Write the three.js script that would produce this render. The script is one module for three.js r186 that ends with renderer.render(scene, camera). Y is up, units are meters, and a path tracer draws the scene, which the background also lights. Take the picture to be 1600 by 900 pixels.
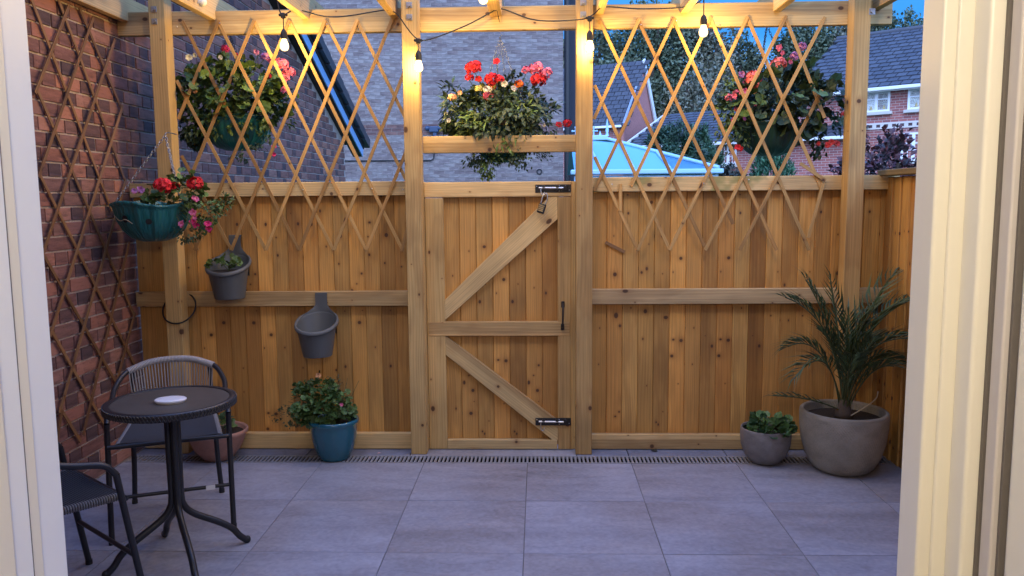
import * as THREE from 'three';
import { RoundedBoxGeometry } from 'three/addons/geometries/RoundedBoxGeometry.js';
import { mergeGeometries } from 'three/addons/utils/BufferGeometryUtils.js';

// ---------- camera, sky, afterglow, exposure ----------
const scene = new THREE.Scene();
const camera = new THREE.PerspectiveCamera(39.6, 16 / 9, 0.05, 600);
{
  const yaw = 0.0332, pitch = 0.1141, roll = -0.0083;
  const f = new THREE.Vector3(-Math.sin(yaw) * Math.cos(pitch), -Math.sin(pitch), -Math.cos(yaw) * Math.cos(pitch));
  const rt = new THREE.Vector3(Math.cos(yaw), 0, -Math.sin(yaw)), up = new THREE.Vector3().crossVectors(rt, f);
  camera.position.set(0.0686, 1.5353, 4.4888);
  camera.up.copy(up).multiplyScalar(Math.cos(roll)).addScaledVector(rt, -Math.sin(roll));
  camera.lookAt(camera.position.clone().add(f));
}
const EXPOSURE = 1.18;
const SKY_EAST = [0.009, 0.27, 0.78], SKY_ZENITH = [0.5, 1.05, 2.8], SKY_WEST = [1.8, 2.5, 4.3];   // dusk: deep azure ahead, pale afterglow behind the house
const BULB_CD = 0.74, ROOM_CD = 4.2;
{
  const W = 512, H = 256, d = new Float32Array(W * H * 4);
  for (let j = 0; j < H; j++) for (let i = 0; i < W; i++) {
    const el = ((j + 0.5) / H - 0.5) * Math.PI, az = ((i + 0.5) / W - 0.5) * 2 * Math.PI;   // three: u from atan2(z, x)
    const z = Math.cos(el) * Math.sin(az), y = Math.sin(el);
    const w = THREE.MathUtils.smoothstep(z, -0.55, 1.0), t = Math.pow(Math.max(0, y), 1.5);
    for (let k = 0; k < 3; k++) {
      const h = SKY_EAST[k] * (1 - w) + SKY_WEST[k] * w;
      d[(j * W + i) * 4 + k] = h * (1 - t) + SKY_ZENITH[k] * t;
    }
    d[(j * W + i) * 4 + 3] = 1;
  }
  const tx = new THREE.DataTexture(d, W, H, THREE.RGBAFormat, THREE.FloatType);
  tx.mapping = THREE.EquirectangularReflectionMapping; tx.magFilter = tx.minFilter = THREE.LinearFilter; tx.needsUpdate = true;
  scene.background = tx; scene.environment = tx;
}
const glow = new THREE.DirectionalLight(new THREE.Color().setRGB(0.8, 0.88, 1), 0.9);   // last light of the western sky
glow.name = 'afterglow'; glow.position.set(-6, 26, 22); glow.target.position.set(0, 0, -4);
glow.castShadow = true; glow.shadow.radius = 60; glow.shadow.mapSize.set(2048, 2048);
Object.assign(glow.shadow.camera, { left: -30, right: 30, top: 30, bottom: -30, near: 1, far: 120 });
scene.add(glow, glow.target);
const renderer = new THREE.WebGLRenderer({ antialias: true });
renderer.toneMapping = THREE.LinearToneMapping; renderer.toneMappingExposure = EXPOSURE; renderer.shadowMap.enabled = true;

// ---------- helpers ----------
const rng = s => () => { s = s + 0x6D2B79F5 | 0; let t = Math.imul(s ^ s >>> 15, 1 | s); t = t + Math.imul(t ^ t >>> 7, 61 | t) ^ t; return ((t ^ t >>> 14) >>> 0) / 4294967296; };
const V = (x, y, z) => new THREE.Vector3(x, y, z);
const R = rng(20240);
const rr = (a, b, r = R) => a + (b - a) * r();
const used = {};
const numbered = n => { const k = used[n] = (used[n] ?? -1) + 1; return k ? n + '_' + String(k).padStart(3, '0') : n; };
function tag(o, label, category, group) { o.name = numbered(o.name); o.userData = { label, category }; if (group) o.userData.group = group; scene.add(o); return o; }
function thing(name, label, category, p = [0, 0, 0], turn = 0, group) {
  const o = new THREE.Group(); o.name = name; o.position.set(...p); o.rotation.y = turn; return tag(o, label, category, group);
}
function struct(name, o) { o.name = name; o.userData = { kind: 'structure' }; scene.add(o); return o; }
function part(name, g, m, parent, p, extra) {
  const o = new THREE.Mesh(g, m); o.name = name; if (p) o.position.set(...p);
  if (extra) { if (extra.rx) o.rotation.x = extra.rx; if (extra.ry) o.rotation.y = extra.ry; if (extra.rz) o.rotation.z = extra.rz; if (extra.label) o.userData.label = extra.label; if (extra.kind) o.userData.kind = extra.kind; }
  parent.add(o); return o;
}
const clean = g => { let h = g.index ? g.toNonIndexed() : g; for (const k of Object.keys(h.attributes)) if (!['position', 'normal', 'uv', 'color'].includes(k)) h.deleteAttribute(k); h.clearGroups(); return h; };
const merge = l => { l = l.map(clean); const c = l.some(g => g.attributes.color); for (const g of l) if (c !== !!g.attributes.color) tint(g, [1, 1, 1]); return l.length > 1 ? mergeGeometries(l) : l[0]; };
function tint(g, c) { const n = g.attributes.position.count, a = new Float32Array(n * 3); for (let i = 0; i < n; i++) a.set(c, i * 3); g.setAttribute('color', new THREE.BufferAttribute(a, 3)); return g; }
// chamfered box, uv in metres with v along the grain
function box(w, h, d, r = 0.003, grain = 'y', off = [0, 0]) {
  const g = r > 0 ? clean(new RoundedBoxGeometry(w, h, d, 1, r)) : clean(new THREE.BoxGeometry(w, h, d));
  const P = g.attributes.position, U = g.attributes.uv, per = P.count / 6;
  for (let i = 0; i < P.count; i++) {
    const s = Math.floor(i / per) >> 1, x = P.getX(i), y = P.getY(i), z = P.getZ(i); let u, v;
    if (grain === 'y') [u, v] = s === 0 ? [z, y] : s === 1 ? [x, z] : [x, y];
    else if (grain === 'x') [u, v] = s === 0 ? [z, y] : s === 1 ? [z, x] : [y, x];
    else [u, v] = s === 0 ? [y, z] : s === 1 ? [x, z] : [x, y];
    U.setXY(i, u + off[0], v + off[1]);
  }
  return g;
}
const at = (g, x, y, z) => { g.translate(x, y, z); return g; };
const lathe = (pts, n = 48) => new THREE.LatheGeometry(pts.map(p => new THREE.Vector2(p[0], p[1])), n);
const tube = (pts, r, seg = 24, rs = 8, closed = false, tens = 0.5) => new THREE.TubeGeometry(new THREE.CatmullRomCurve3(pts.map(p => Array.isArray(p) ? V(...p) : p), closed, 'catmullrom', tens), seg, r, rs, closed);
const rod = (a, b, r, rs = 8) => { a = Array.isArray(a) ? V(...a) : a; b = Array.isArray(b) ? V(...b) : b; const d = b.clone().sub(a), g = new THREE.CylinderGeometry(r, r, d.length(), rs); g.applyQuaternion(new THREE.Quaternion().setFromUnitVectors(V(0, 1, 0), d.clone().normalize())); const m = a.clone().add(b).multiplyScalar(0.5); return g.translate(m.x, m.y, m.z); };
// chain of small links
function chain(a, b, link = 0.022, r = 0.0016) {
  a = V(...a); b = V(...b); const L = a.distanceTo(b), n = Math.round(L / (link * 0.8)), dir = b.clone().sub(a).normalize(), q = new THREE.Quaternion().setFromUnitVectors(V(0, 1, 0), dir), out = [];
  for (let i = 0; i < n; i++) { const g = new THREE.TorusGeometry(link * 0.3, r, 4, 8); g.scale(1, 1.7, 1); g.rotateY(i % 2 ? Math.PI / 2 : 0); g.applyQuaternion(q); const p = a.clone().lerp(b, (i + 0.5) / n); out.push(g.translate(p.x, p.y, p.z)); }
  return out;
}

// ---------- procedural textures ----------
const hash = (x, y, s) => { let h = Math.imul(x, 374761393) + Math.imul(y, 668265263) + Math.imul(s, 974634777) | 0; h = Math.imul(h ^ h >>> 13, 1274126177); return ((h ^ h >>> 16) >>> 0) / 4294967296; };
function vn(x, y, px, py, s) {   // tiling value noise
  const i = Math.floor(x), j = Math.floor(y); let u = x - i, v = y - j; u = u * u * (3 - 2 * u); v = v * v * (3 - 2 * v);
  const a = ((i % px) + px) % px, b = (a + 1) % px, c = ((j % py) + py) % py, d = (c + 1) % py;
  return (hash(a, c, s) * (1 - u) + hash(b, c, s) * u) * (1 - v) + (hash(a, d, s) * (1 - u) + hash(b, d, s) * u) * v;
}
const fbm = (x, y, px, py, s, o = 4) => { let t = 0, a = 0.5; for (let k = 0; k < o; k++) { t += a * vn(x, y, px, py, s + k); x *= 2; y *= 2; px *= 2; py *= 2; a *= 0.5; } return t; };
const toS = v => { v = Math.min(1, Math.max(0, v)); return 255 * (v <= 0.0031308 ? 12.92 * v : 1.055 * Math.pow(v, 1 / 2.4) - 0.055); };
function tex(w, h, repX, repY, fn, srgb = true) {
  const d = new Uint8Array(w * h * 4);
  for (let j = 0; j < h; j++) for (let i = 0; i < w; i++) {
    const c = fn((i + 0.5) / w, (j + 0.5) / h), k = (j * w + i) * 4;
    for (let n = 0; n < 3; n++) d[k + n] = srgb ? toS(c[n]) : 255 * Math.min(1, Math.max(0, c[n]));
    d[k + 3] = 255;
  }
  const t = new THREE.DataTexture(d, w, h); t.wrapS = t.wrapT = THREE.RepeatWrapping; t.magFilter = THREE.LinearFilter; t.minFilter = THREE.LinearMipmapLinearFilter; t.generateMipmaps = true;
  if (srgb) t.colorSpace = THREE.SRGBColorSpace; t.repeat.set(repX, repY); t.needsUpdate = true; return t;
}
const mix = (a, b, t) => [a[0] + (b[0] - a[0]) * t, a[1] + (b[1] - a[1]) * t, a[2] + (b[2] - a[2]) * t];
const sst = (x, a, b) => THREE.MathUtils.smoothstep(x, a, b);
// sawn softwood, ten 0.1 m lanes, 2 m long, knots per lane; returns a tiling sheet of 1 m x 2 m
function woodSheet(base, dark, knotsPer, seed, contrast, moss) {
  const r = rng(seed), lanes = [];
  for (let l = 0; l < 10; l++) {
    const kn = []; const n = Math.floor(rr(knotsPer[0], knotsPer[1], r));
    for (let k = 0; k < n; k++) kn.push([rr(0.012, 0.088, r), r() * 2, 0.003 + 0.0115 * Math.pow(r(), 1.7), rr(0.8, 1.7, r)]);
    lanes.push({ kn, c: rr(-0.03, 0.13, r), tone: rr(0.66, 1.2, r), red: rr(-0.05, 0.06, r), f: rr(0.008, 0.016, r), s: Math.floor(r() * 1000) });
  }
  return tex(1024, 1024, 1, 0.5, (u, v) => {
    const x = u, y = v * 2, l = Math.min(9, Math.floor(x * 10)), L = lanes[l], lx = x - l / 10;
    let warp = 0, knot = 0, halo = 0;
    for (const [kx, ky, kr, ks] of L.kn) {
      let dy = y - ky; if (dy > 1) dy -= 2; if (dy < -1) dy += 2; if (Math.abs(dy) > 0.12) continue;
      const dx = lx - kx, d = Math.hypot(dx, dy / ks) / kr;
      warp += Math.sign(dx || 1) * kr * 0.9 * Math.exp(-(dx * dx) / (kr * kr * 6) - (dy * dy) / (kr * kr * 14));
      knot = Math.max(knot, 1 - sst(d, 0.7, 1.15)); halo = Math.max(halo, Math.exp(-d * d * 0.25) * 0.55);
    }
    const wob = (vn(x * 6, y * 3, 6, 6, L.s) - 0.5) * 0.02 + (vn(x * 20, y * 8, 20, 16, L.s + 5) - 0.5) * 0.004;
    const g = lx - warp + wob, q = Math.abs(g - L.c) ** 1.15 / L.f;
    const ring = q - Math.floor(q), late = sst(ring, 0.35, 0.85) * (1 - sst(ring, 0.9, 1));
    const fine = fbm(x * 220, y * 6, 220, 12, 40 + L.s, 2) - 0.37, blotch = fbm(x * 5, y * 4, 5, 8, 77, 3) - 0.45;
    let c = mix(base, dark, late * contrast * (0.7 + 0.6 * vn(x * 10, y * 2, 10, 4, 9)));
    const t = L.tone * (1 + fine * 0.5 + blotch * 0.55);
    c = [c[0] * t * (1 + L.red), c[1] * t, c[2] * t * (1 - L.red)];
    if (moss) c = mix(c, [0.22, 0.215, 0.06], 0.75 * sst(fbm(x * 8, y * 7, 8, 14, 99, 4), 0.46, 0.62));   // green algae in patches
    const tide = sst(fbm(x * 9, y * 2.5, 9, 5, 141, 4), 0.52, 0.62); c = mix(c, [c[0] * 0.78, c[1] * 0.72, c[2] * 0.68], tide * 0.6);   // weathered, tannin-stained patches
    c = mix(c, [dark[0] * 0.7, dark[1] * 0.55, dark[2] * 0.5], halo);
    return mix(c, [0.075, 0.032, 0.014], knot * 0.92);
  });
}
const T = {};
T.board = woodSheet([0.56, 0.30, 0.078], [0.36, 0.158, 0.034], [4, 12], 11, 0.3);
T.rail = woodSheet([0.57, 0.395, 0.17], [0.41, 0.245, 0.09], [2, 6], 23, 0.36);
T.mossRail = woodSheet([0.57, 0.395, 0.17], [0.41, 0.245, 0.09], [2, 5], 37, 0.36, 1);
T.woodBump = tex(512, 512, 1, 0.5, (u, v) => { const g = fbm(u * 160, v * 12, 160, 12, 3, 2) + 0.4 * vn(u * 40, v * 3, 40, 3, 8); return [g, g, g]; }, false);
T.slate = tex(1024, 1024, 1 / 2.4, 1 / 2.4, (u, v) => {
  const w = fbm(u * 6, v * 10, 6, 10, 5, 4), x = u + (w - 0.45) * 0.05, y = v + (w - 0.45) * 0.07;
  const streak = fbm(x * 7, y * 34, 7, 34, 15, 4), cloud = fbm(u * 5, v * 5, 5, 5, 25, 4), grain = fbm(u * 170, v * 170, 170, 170, 35, 2), vein = 1 - sst(Math.abs(fbm(x * 5, y * 16, 5, 16, 55, 3) - 0.45), 0.0, 0.02);
  const t = 0.8 + (streak - 0.46) * 0.42 + (cloud - 0.46) * 0.4 + (grain - 0.37) * 0.35 - vein * 0.1;
  const c = mix([0.33, 0.33, 0.37], [0.315, 0.33, 0.39], sst(cloud, 0.38, 0.56)); return [c[0] * t, c[1] * t, c[2] * t];
});
T.slateBump = tex(1024, 1024, 1 / 2.4, 1 / 2.4, (u, v) => { const w = fbm(u * 6, v * 10, 6, 10, 5, 4), x = u + (w - 0.45) * 0.05, y = v + (w - 0.45) * 0.07; const g = fbm(x * 7, y * 34, 7, 34, 15, 5) * 0.8 + fbm(u * 60, v * 90, 60, 90, 85, 3) * 0.3; return [g, g, g]; }, false);
T.speck = tex(256, 256, 1, 1, (u, v) => { const g = 0.72 + 0.5 * fbm(u * 24, v * 24, 24, 24, 61, 4) + 0.12 * (vn(u * 120, v * 120, 120, 120, 4) - 0.5); return [g, g, g]; });
T.brickface = tex(512, 512, 1 / 0.6, 1 / 0.6, (u, v) => {   // wire-cut face: drag marks, kiss marks, salts
  const drag = fbm(u * 60, v * 9, 60, 9, 31, 3), kiss = sst(fbm(u * 7, v * 5, 7, 5, 47, 2), 0.36, 0.5), pit = sst(vn(u * 90, v * 90, 90, 90, 5), 0.86, 0.95);
  const t = 0.74 + 0.75 * (drag - 0.43) + 0.24 * kiss - pit * 0.3 + 0.25 * (fbm(u * 40, v * 40, 40, 40, 12, 2) - 0.37); return [t, t, t * (1 - 0.04 * kiss)];
});
T.mortar = tex(256, 256, 2, 2, (u, v) => { const g = 0.7 + 0.6 * fbm(u * 40, v * 40, 40, 40, 2, 3); return [0.46 * g, 0.375 * g, 0.325 * g]; });
T.conc = tex(512, 512, 2, 2, (u, v) => { const g = 0.62 + 0.6 * fbm(u * 8, v * 8, 8, 8, 6, 5) + 0.25 * (fbm(u * 100, v * 100, 100, 100, 16, 2) - 0.37); return [g, g * 0.985, g * 0.95]; });
T.weave = tex(256, 256, 12, 6, (u, v) => { const a = Math.sin(u * Math.PI * 16) * Math.sin(v * Math.PI * 16) * 0.5 + 0.5; return [a, a, a]; }, false);
T.redbrick = tex(512, 512, 1 / 0.9, 1 / 0.9, (u, v) => {   // far houses: bricks of 225 x 75 mm too small to tell apart
  const row = Math.floor(v * 12), y = v * 12 - row, x0 = u * 4 + (row % 2 ? 0.5 : 0), col = Math.floor(x0) % 4, x = x0 - Math.floor(x0);
  if (y < 0.14 || x < 0.05) return [0.52, 0.44, 0.41];
  const h = hash(col, row, 3), g = 0.8 + 0.35 * vn(u * 60, v * 60, 60, 60, 3); return mix([0.46, 0.15, 0.125], [0.28, 0.10, 0.10], h).map(c => c * g);
});
T.soil = tex(128, 128, 6, 6, (u, v) => { const g = fbm(u * 16, v * 16, 16, 16, 6, 4); return [0.05 * g, 0.036 * g, 0.026 * g]; });
T.grass = tex(512, 512, 0.2, 0.2, (u, v) => { const g = fbm(u * 30, v * 30, 30, 30, 6, 4), b = fbm(u * 4, v * 4, 4, 4, 9, 3); return [0.05 + 0.07 * g * b, 0.07 + 0.08 * g, 0.03 + 0.03 * g]; });
T.plaster = tex(256, 256, 1, 1, (u, v) => { const g = 0.95 + 0.1 * (fbm(u * 20, v * 20, 20, 20, 5, 3) - 0.45); return [0.72 * g, 0.68 * g, 0.6 * g]; });
T.tile = tex(256, 256, 1.4, 1.4, (u, v) => { const g = 0.6 + 0.8 * fbm(u * 12, v * 12, 12, 12, 19, 4); return [g, g, g]; });

const std = (o) => new THREE.MeshStandardMaterial(o), rgb = (r, g, b) => new THREE.Color().setRGB(r, g, b);
const wood = (map, c, rough = 0.72) => std({ map, color: rgb(...c), roughness: rough, bumpMap: T.woodBump, bumpScale: 0.0006 });
const M = {
  board: [[1, 1, 1], [0.88, 0.85, 0.8], [1.08, 1.06, 1.0], [0.96, 0.93, 0.9], [0.8, 0.74, 0.68]].map(c => wood(T.board, c)),
  rail: wood(T.rail, [1, 1, 1]), railMoss: wood(T.mossRail, [0.95, 0.95, 0.95]), railGrey: wood(T.rail, [0.83, 0.86, 0.98]), post: wood(T.rail, [1.0, 0.93, 0.8]), rafter: wood(T.rail, [1.02, 1.0, 0.98]),
  brace: wood(T.rail, [1.08, 1.06, 1.02]), lath: wood(T.rail, [0.80, 0.67, 0.50]), lathDark: wood(T.rail, [0.40, 0.29, 0.25], 0.6), cap: wood(T.rail, [0.36, 0.37, 0.34]),
  slab: std({ map: T.slate, roughness: 0.42, bumpMap: T.slateBump, bumpScale: 0.003 }),
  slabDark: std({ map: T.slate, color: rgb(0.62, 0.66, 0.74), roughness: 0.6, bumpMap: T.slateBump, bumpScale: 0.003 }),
  grout: std({ color: rgb(0.15, 0.145, 0.15), roughness: 0.95 }), dark: std({ color: rgb(0.008, 0.008, 0.009), roughness: 0.9 }),
  mortar: std({ map: T.mortar, roughness: 0.95 }), redbrick: std({ map: T.redbrick, roughness: 0.9 }),
  black: std({ color: rgb(0.012, 0.012, 0.013), roughness: 0.45 }), rubber: std({ color: rgb(0.01, 0.01, 0.01), roughness: 0.6 }),
  steel: std({ color: rgb(0.62, 0.62, 0.62), metalness: 1, roughness: 0.28 }), zinc: std({ color: rgb(0.42, 0.43, 0.45), metalness: 0.9, roughness: 0.42 }), brass: std({ color: rgb(0.4, 0.3, 0.16), metalness: 0.9, roughness: 0.4 }),
  frameMetal: std({ color: rgb(0.022, 0.023, 0.026), roughness: 0.38, metalness: 0.25 }),
  upvc: std({ color: rgb(0.85, 0.80, 0.68), roughness: 0.3 }), upvcWhite: std({ color: rgb(0.87, 0.88, 0.9), roughness: 0.25 }), gasket: std({ color: rgb(0.15, 0.13, 0.115), roughness: 0.8 }), trackGrey: std({ color: rgb(0.6, 0.55, 0.52), roughness: 0.45 }),  // upvc: warm room light put into the colour of the white plastic
  soil: std({ map: T.soil, roughness: 1 }), grass: std({ map: T.grass, roughness: 1 }), plaster: std({ map: T.plaster, roughness: 0.9 }),
  leaf: new THREE.MeshPhysicalMaterial({ vertexColors: true, roughness: 0.55, side: THREE.DoubleSide }),
  petal: new THREE.MeshPhysicalMaterial({ vertexColors: true, roughness: 0.7, side: THREE.DoubleSide }),
  bark: std({ map: T.speck, color: rgb(0.09, 0.07, 0.055), roughness: 0.95 }), stem: std({ color: rgb(0.07, 0.1, 0.035), roughness: 0.8 }),
  glassPane: new THREE.MeshPhysicalMaterial({ color: rgb(0.02, 0.025, 0.03), roughness: 0.06, specularIntensity: 1 }),
};
const brickMats = [[0.41, 0.178, 0.118], [0.33, 0.138, 0.096], [0.25, 0.113, 0.09], [0.17, 0.088, 0.078], [0.38, 0.18, 0.13], [0.12, 0.07, 0.07], [0.27, 0.135, 0.108]].map(c => std({ map: T.brickface, color: rgb(...c), roughness: 0.88, bumpMap: T.brickface, bumpScale: 0.002 }));
const greyBrickMats = [[0.275, 0.232, 0.225], [0.235, 0.187, 0.178], [0.30, 0.26, 0.25], [0.255, 0.207, 0.203], [0.21, 0.163, 0.157], [0.288, 0.25, 0.24]].map(c => std({ map: T.brickface, color: rgb(...c), roughness: 0.9 }));
const bandMats = [[0.20, 0.105, 0.09], [0.165, 0.09, 0.082], [0.225, 0.12, 0.10]].map(c => std({ map: T.brickface, color: rgb(...c), roughness: 0.9 }));
// ---------- the setting ----------
struct('ground', part('ground', (() => { const g = new THREE.PlaneGeometry(400, 400); g.rotateX(-Math.PI / 2); const U = g.attributes.uv; for (let i = 0; i < U.count; i++) U.setXY(i, U.getX(i) * 400, U.getY(i) * 400); return g; })(), M.grass, scene, [0, -0.08, -60]));
const patio = struct('patio', new THREE.Group());
{
  part('grout_bed', box(4.62, 0.06, 3.2, 0, 'z'), M.grout, patio, [-0.09, -0.034, 1.61]);
  const xs = [-2.38, -1.8, -1.2, -0.6, 0, 0.6, 1.2, 1.8, 2.17], zs = [0.004, 0.58, 1.18, 1.78, 2.38, 2.98, 3.2], cache = {};
  for (let i = 0; i < xs.length - 1; i++) for (let j = 0; j < zs.length - 1; j++) {
    const w = xs[i + 1] - xs[i] - 0.0035, d = zs[j + 1] - zs[j] - 0.0035;
    part('paving_slab', box(w, 0.02, d, 0.0018, 'z', [R() * 2.4, R() * 2.4]), M.slab, patio, [(xs[i] + xs[i + 1]) / 2, -0.01 + rr(-0.0006, 0.0006), (zs[j] + zs[j + 1]) / 2]);
  }
  const sx = [-2.38, -1.92, -1.33, -0.705, 0.29, 0.60, 1.18, 1.75, 2.17];
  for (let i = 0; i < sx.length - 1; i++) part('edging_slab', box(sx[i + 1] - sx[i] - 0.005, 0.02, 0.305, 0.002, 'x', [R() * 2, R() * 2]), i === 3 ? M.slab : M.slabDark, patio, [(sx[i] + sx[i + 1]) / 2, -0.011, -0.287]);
}
{ // slot drain along the fence
  const d = thing('drain_channel', 'long slotted grey drain channel set in the paving along the fence foot', 'drain', [0, 0, 0]);
  const tr = merge([at(box(4.56, 0.012, 0.012, 0.001, 'x'), -0.09, -0.006, -0.008), at(box(4.56, 0.012, 0.012, 0.001, 'x'), -0.09, -0.006, -0.124)]);
  const plastic = std({ color: rgb(0.24, 0.245, 0.26), roughness: 0.55 });
  part('frame', tr, plastic, d);
  const bars = []; for (let x = -2.35; x < 2.16; x += 0.0235) bars.push(at(new THREE.BoxGeometry(0.0115, 0.01, 0.104), x, -0.0065, -0.066));
  part('grating', merge(bars), plastic, d, null, { kind: 'stuff' });
  part('channel', merge([at(new THREE.BoxGeometry(4.56, 0.006, 0.13), -0.09, -0.075, -0.066), at(new THREE.BoxGeometry(4.56, 0.06, 0.006), -0.09, -0.044, -0.006), at(new THREE.BoxGeometry(4.56, 0.06, 0.006), -0.09, -0.044, -0.127)]), M.dark, d);
}

// brick courses: nearest bricks one by one, the rest joined
function courses(parent, list, mats, geos, limit, score) {
  list.forEach(b => b.s = score(b)); list.sort((a, b) => a.s - b.s);
  list.slice(0, limit).forEach(b => { const o = part('brick', geos[b.v], mats[b.m], parent, [b.x, b.y, b.z]); o.rotation.y = b.ry || 0; });
  const rest = list.slice(limit), by = {};
  for (const b of rest) (by[b.v + '_' + b.m] ??= []).push(b);
  const grp = [];
  for (const k in by) { const [v, m] = k.split('_').map(Number); const l = by[k]; (grp[m] ??= []).push(...l.map(b => { const g = geos[v].clone(); if (b.ry) g.rotateY(b.ry); return g.translate(b.x, b.y, b.z); })); }
  grp.forEach((l, m) => { if (l) part('brickwork', merge(l), mats[m], parent, null, { kind: 'stuff' }); });
}
const GX = -2.38;
{ // garage on the left: its gable wall closes the yard and runs on behind the fence
  const g = thing('brick_garage', 'red brown brick garage wall on the left, running on behind the fence', 'garage');
  const ridgeZ = -1.5, ridgeY = 3.94, slope = 0.402, top = z => ridgeY - slope * Math.abs(z - ridgeZ);
  const sh = new THREE.Shape(); const zA = -5.74, zB = 3.0;   // shape x = -z
  sh.moveTo(-zB, -0.3); sh.lineTo(-zA, -0.3); sh.lineTo(-zA, top(zA)); sh.lineTo(-ridgeZ, ridgeY); sh.lineTo(-zB, top(zB)); sh.closePath();
  const w = new THREE.ExtrudeGeometry(sh, { depth: 0.22, bevelEnabled: false }); w.rotateY(Math.PI / 2);
  part('wall', w, M.mortar, g, [GX - 0.228, 0, 0]);
  part('side_wall', box(5.0, 2.5, 0.22, 0, 'x'), M.redbrick, g, [GX - 2.72, 0.95, zA + 0.115]);
  const geos = []; for (let v = 0; v < 5; v++) geos.push(box(0.034, 0.065, v === 4 ? 0.1025 : 0.215, 0.0025, 'z', [R(), R()]));
  const list = [];
  for (let row = 0; row < 56; row++) {   // Flemish bond: stretcher, dark header, stretcher ...
    const y = 0.0375 + row * 0.075;
    for (let c = 0, z = zB + 0.1 - (row % 2 ? 0.16875 : 0); c < 54; c++) {
      const hd = c % 2 === 1, l = hd ? 0.1025 : 0.215, zc = z - l / 2; z -= l + 0.01;
      if (zc + l / 2 > zB || zc - l / 2 < zA || y + 0.04 > top(zc - l / 2) || y + 0.04 > top(zc + l / 2)) continue;
      list.push({ x: GX - 0.017 + rr(-0.0014, 0.0014), y: y + rr(-0.0012, 0.0012), z: zc + rr(-0.0025, 0.0025), v: hd ? 4 : Math.floor(R() * 4), m: hd ? [3, 5, 2, 6, 3][Math.floor(R() * 5)] : [0, 1, 2, 4, 6, 1, 2, 3][Math.floor(R() * 8)], ry: rr(-0.004, 0.004) });
    }
  }
  courses(g, list, brickMats, geos, 300, b => (b.z > 0.85 ? 50 : 0) + (b.z < -0.3 && b.y < 1.5 ? 60 : 0) + (b.y > 2.75 && b.z > -1 ? 40 : 0) + Math.abs(b.z - 0.85));
  // verge: soffit, bargeboard, stepped dry-verge caps, both slopes
  const ang = Math.atan(slope), capM = std({ color: rgb(0.035, 0.04, 0.05), roughness: 0.4 });
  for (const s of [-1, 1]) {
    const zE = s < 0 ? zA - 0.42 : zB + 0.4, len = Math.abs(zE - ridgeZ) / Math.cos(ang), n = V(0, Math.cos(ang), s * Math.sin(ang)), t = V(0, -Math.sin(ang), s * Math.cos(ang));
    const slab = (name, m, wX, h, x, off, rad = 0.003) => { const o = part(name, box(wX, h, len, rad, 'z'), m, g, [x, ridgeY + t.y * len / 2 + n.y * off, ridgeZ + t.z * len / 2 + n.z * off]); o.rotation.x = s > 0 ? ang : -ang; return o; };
    slab('soffit', M.black, 0.12, 0.014, GX + 0.062, 0.012);
    slab('bargeboard', std({ color: rgb(0.24, 0.47, 0.76), roughness: 0.3 }), 0.016, 0.105, GX + 0.128, 0.058);  // white board; the blue of the reflected sky is put into its colour
    slab('undercloak', M.dark, 0.15, 0.05, GX + 0.07, 0.136);  // shadow of the gap under the verge caps put into its near-black colour
    slab('roof', std({ color: rgb(0.05, 0.055, 0.065), roughness: 0.8, map: T.tile }), 5.2, 0.05, GX - 2.45, 0.2);
    for (let k = 0, L = 0.3; k * L < len; k++) {
      const d0 = (k + 0.5) * L, o = part('verge_cap', box(0.075, 0.12, L * 1.04, 0.006, 'z'), capM, g, [GX + 0.165, ridgeY + t.y * d0 + n.y * 0.222, ridgeZ + t.z * d0 + n.z * 0.222]);
      o.rotation.x = (s > 0 ? ang : -ang) - s * 0.055;
    }
  }
}
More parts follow.
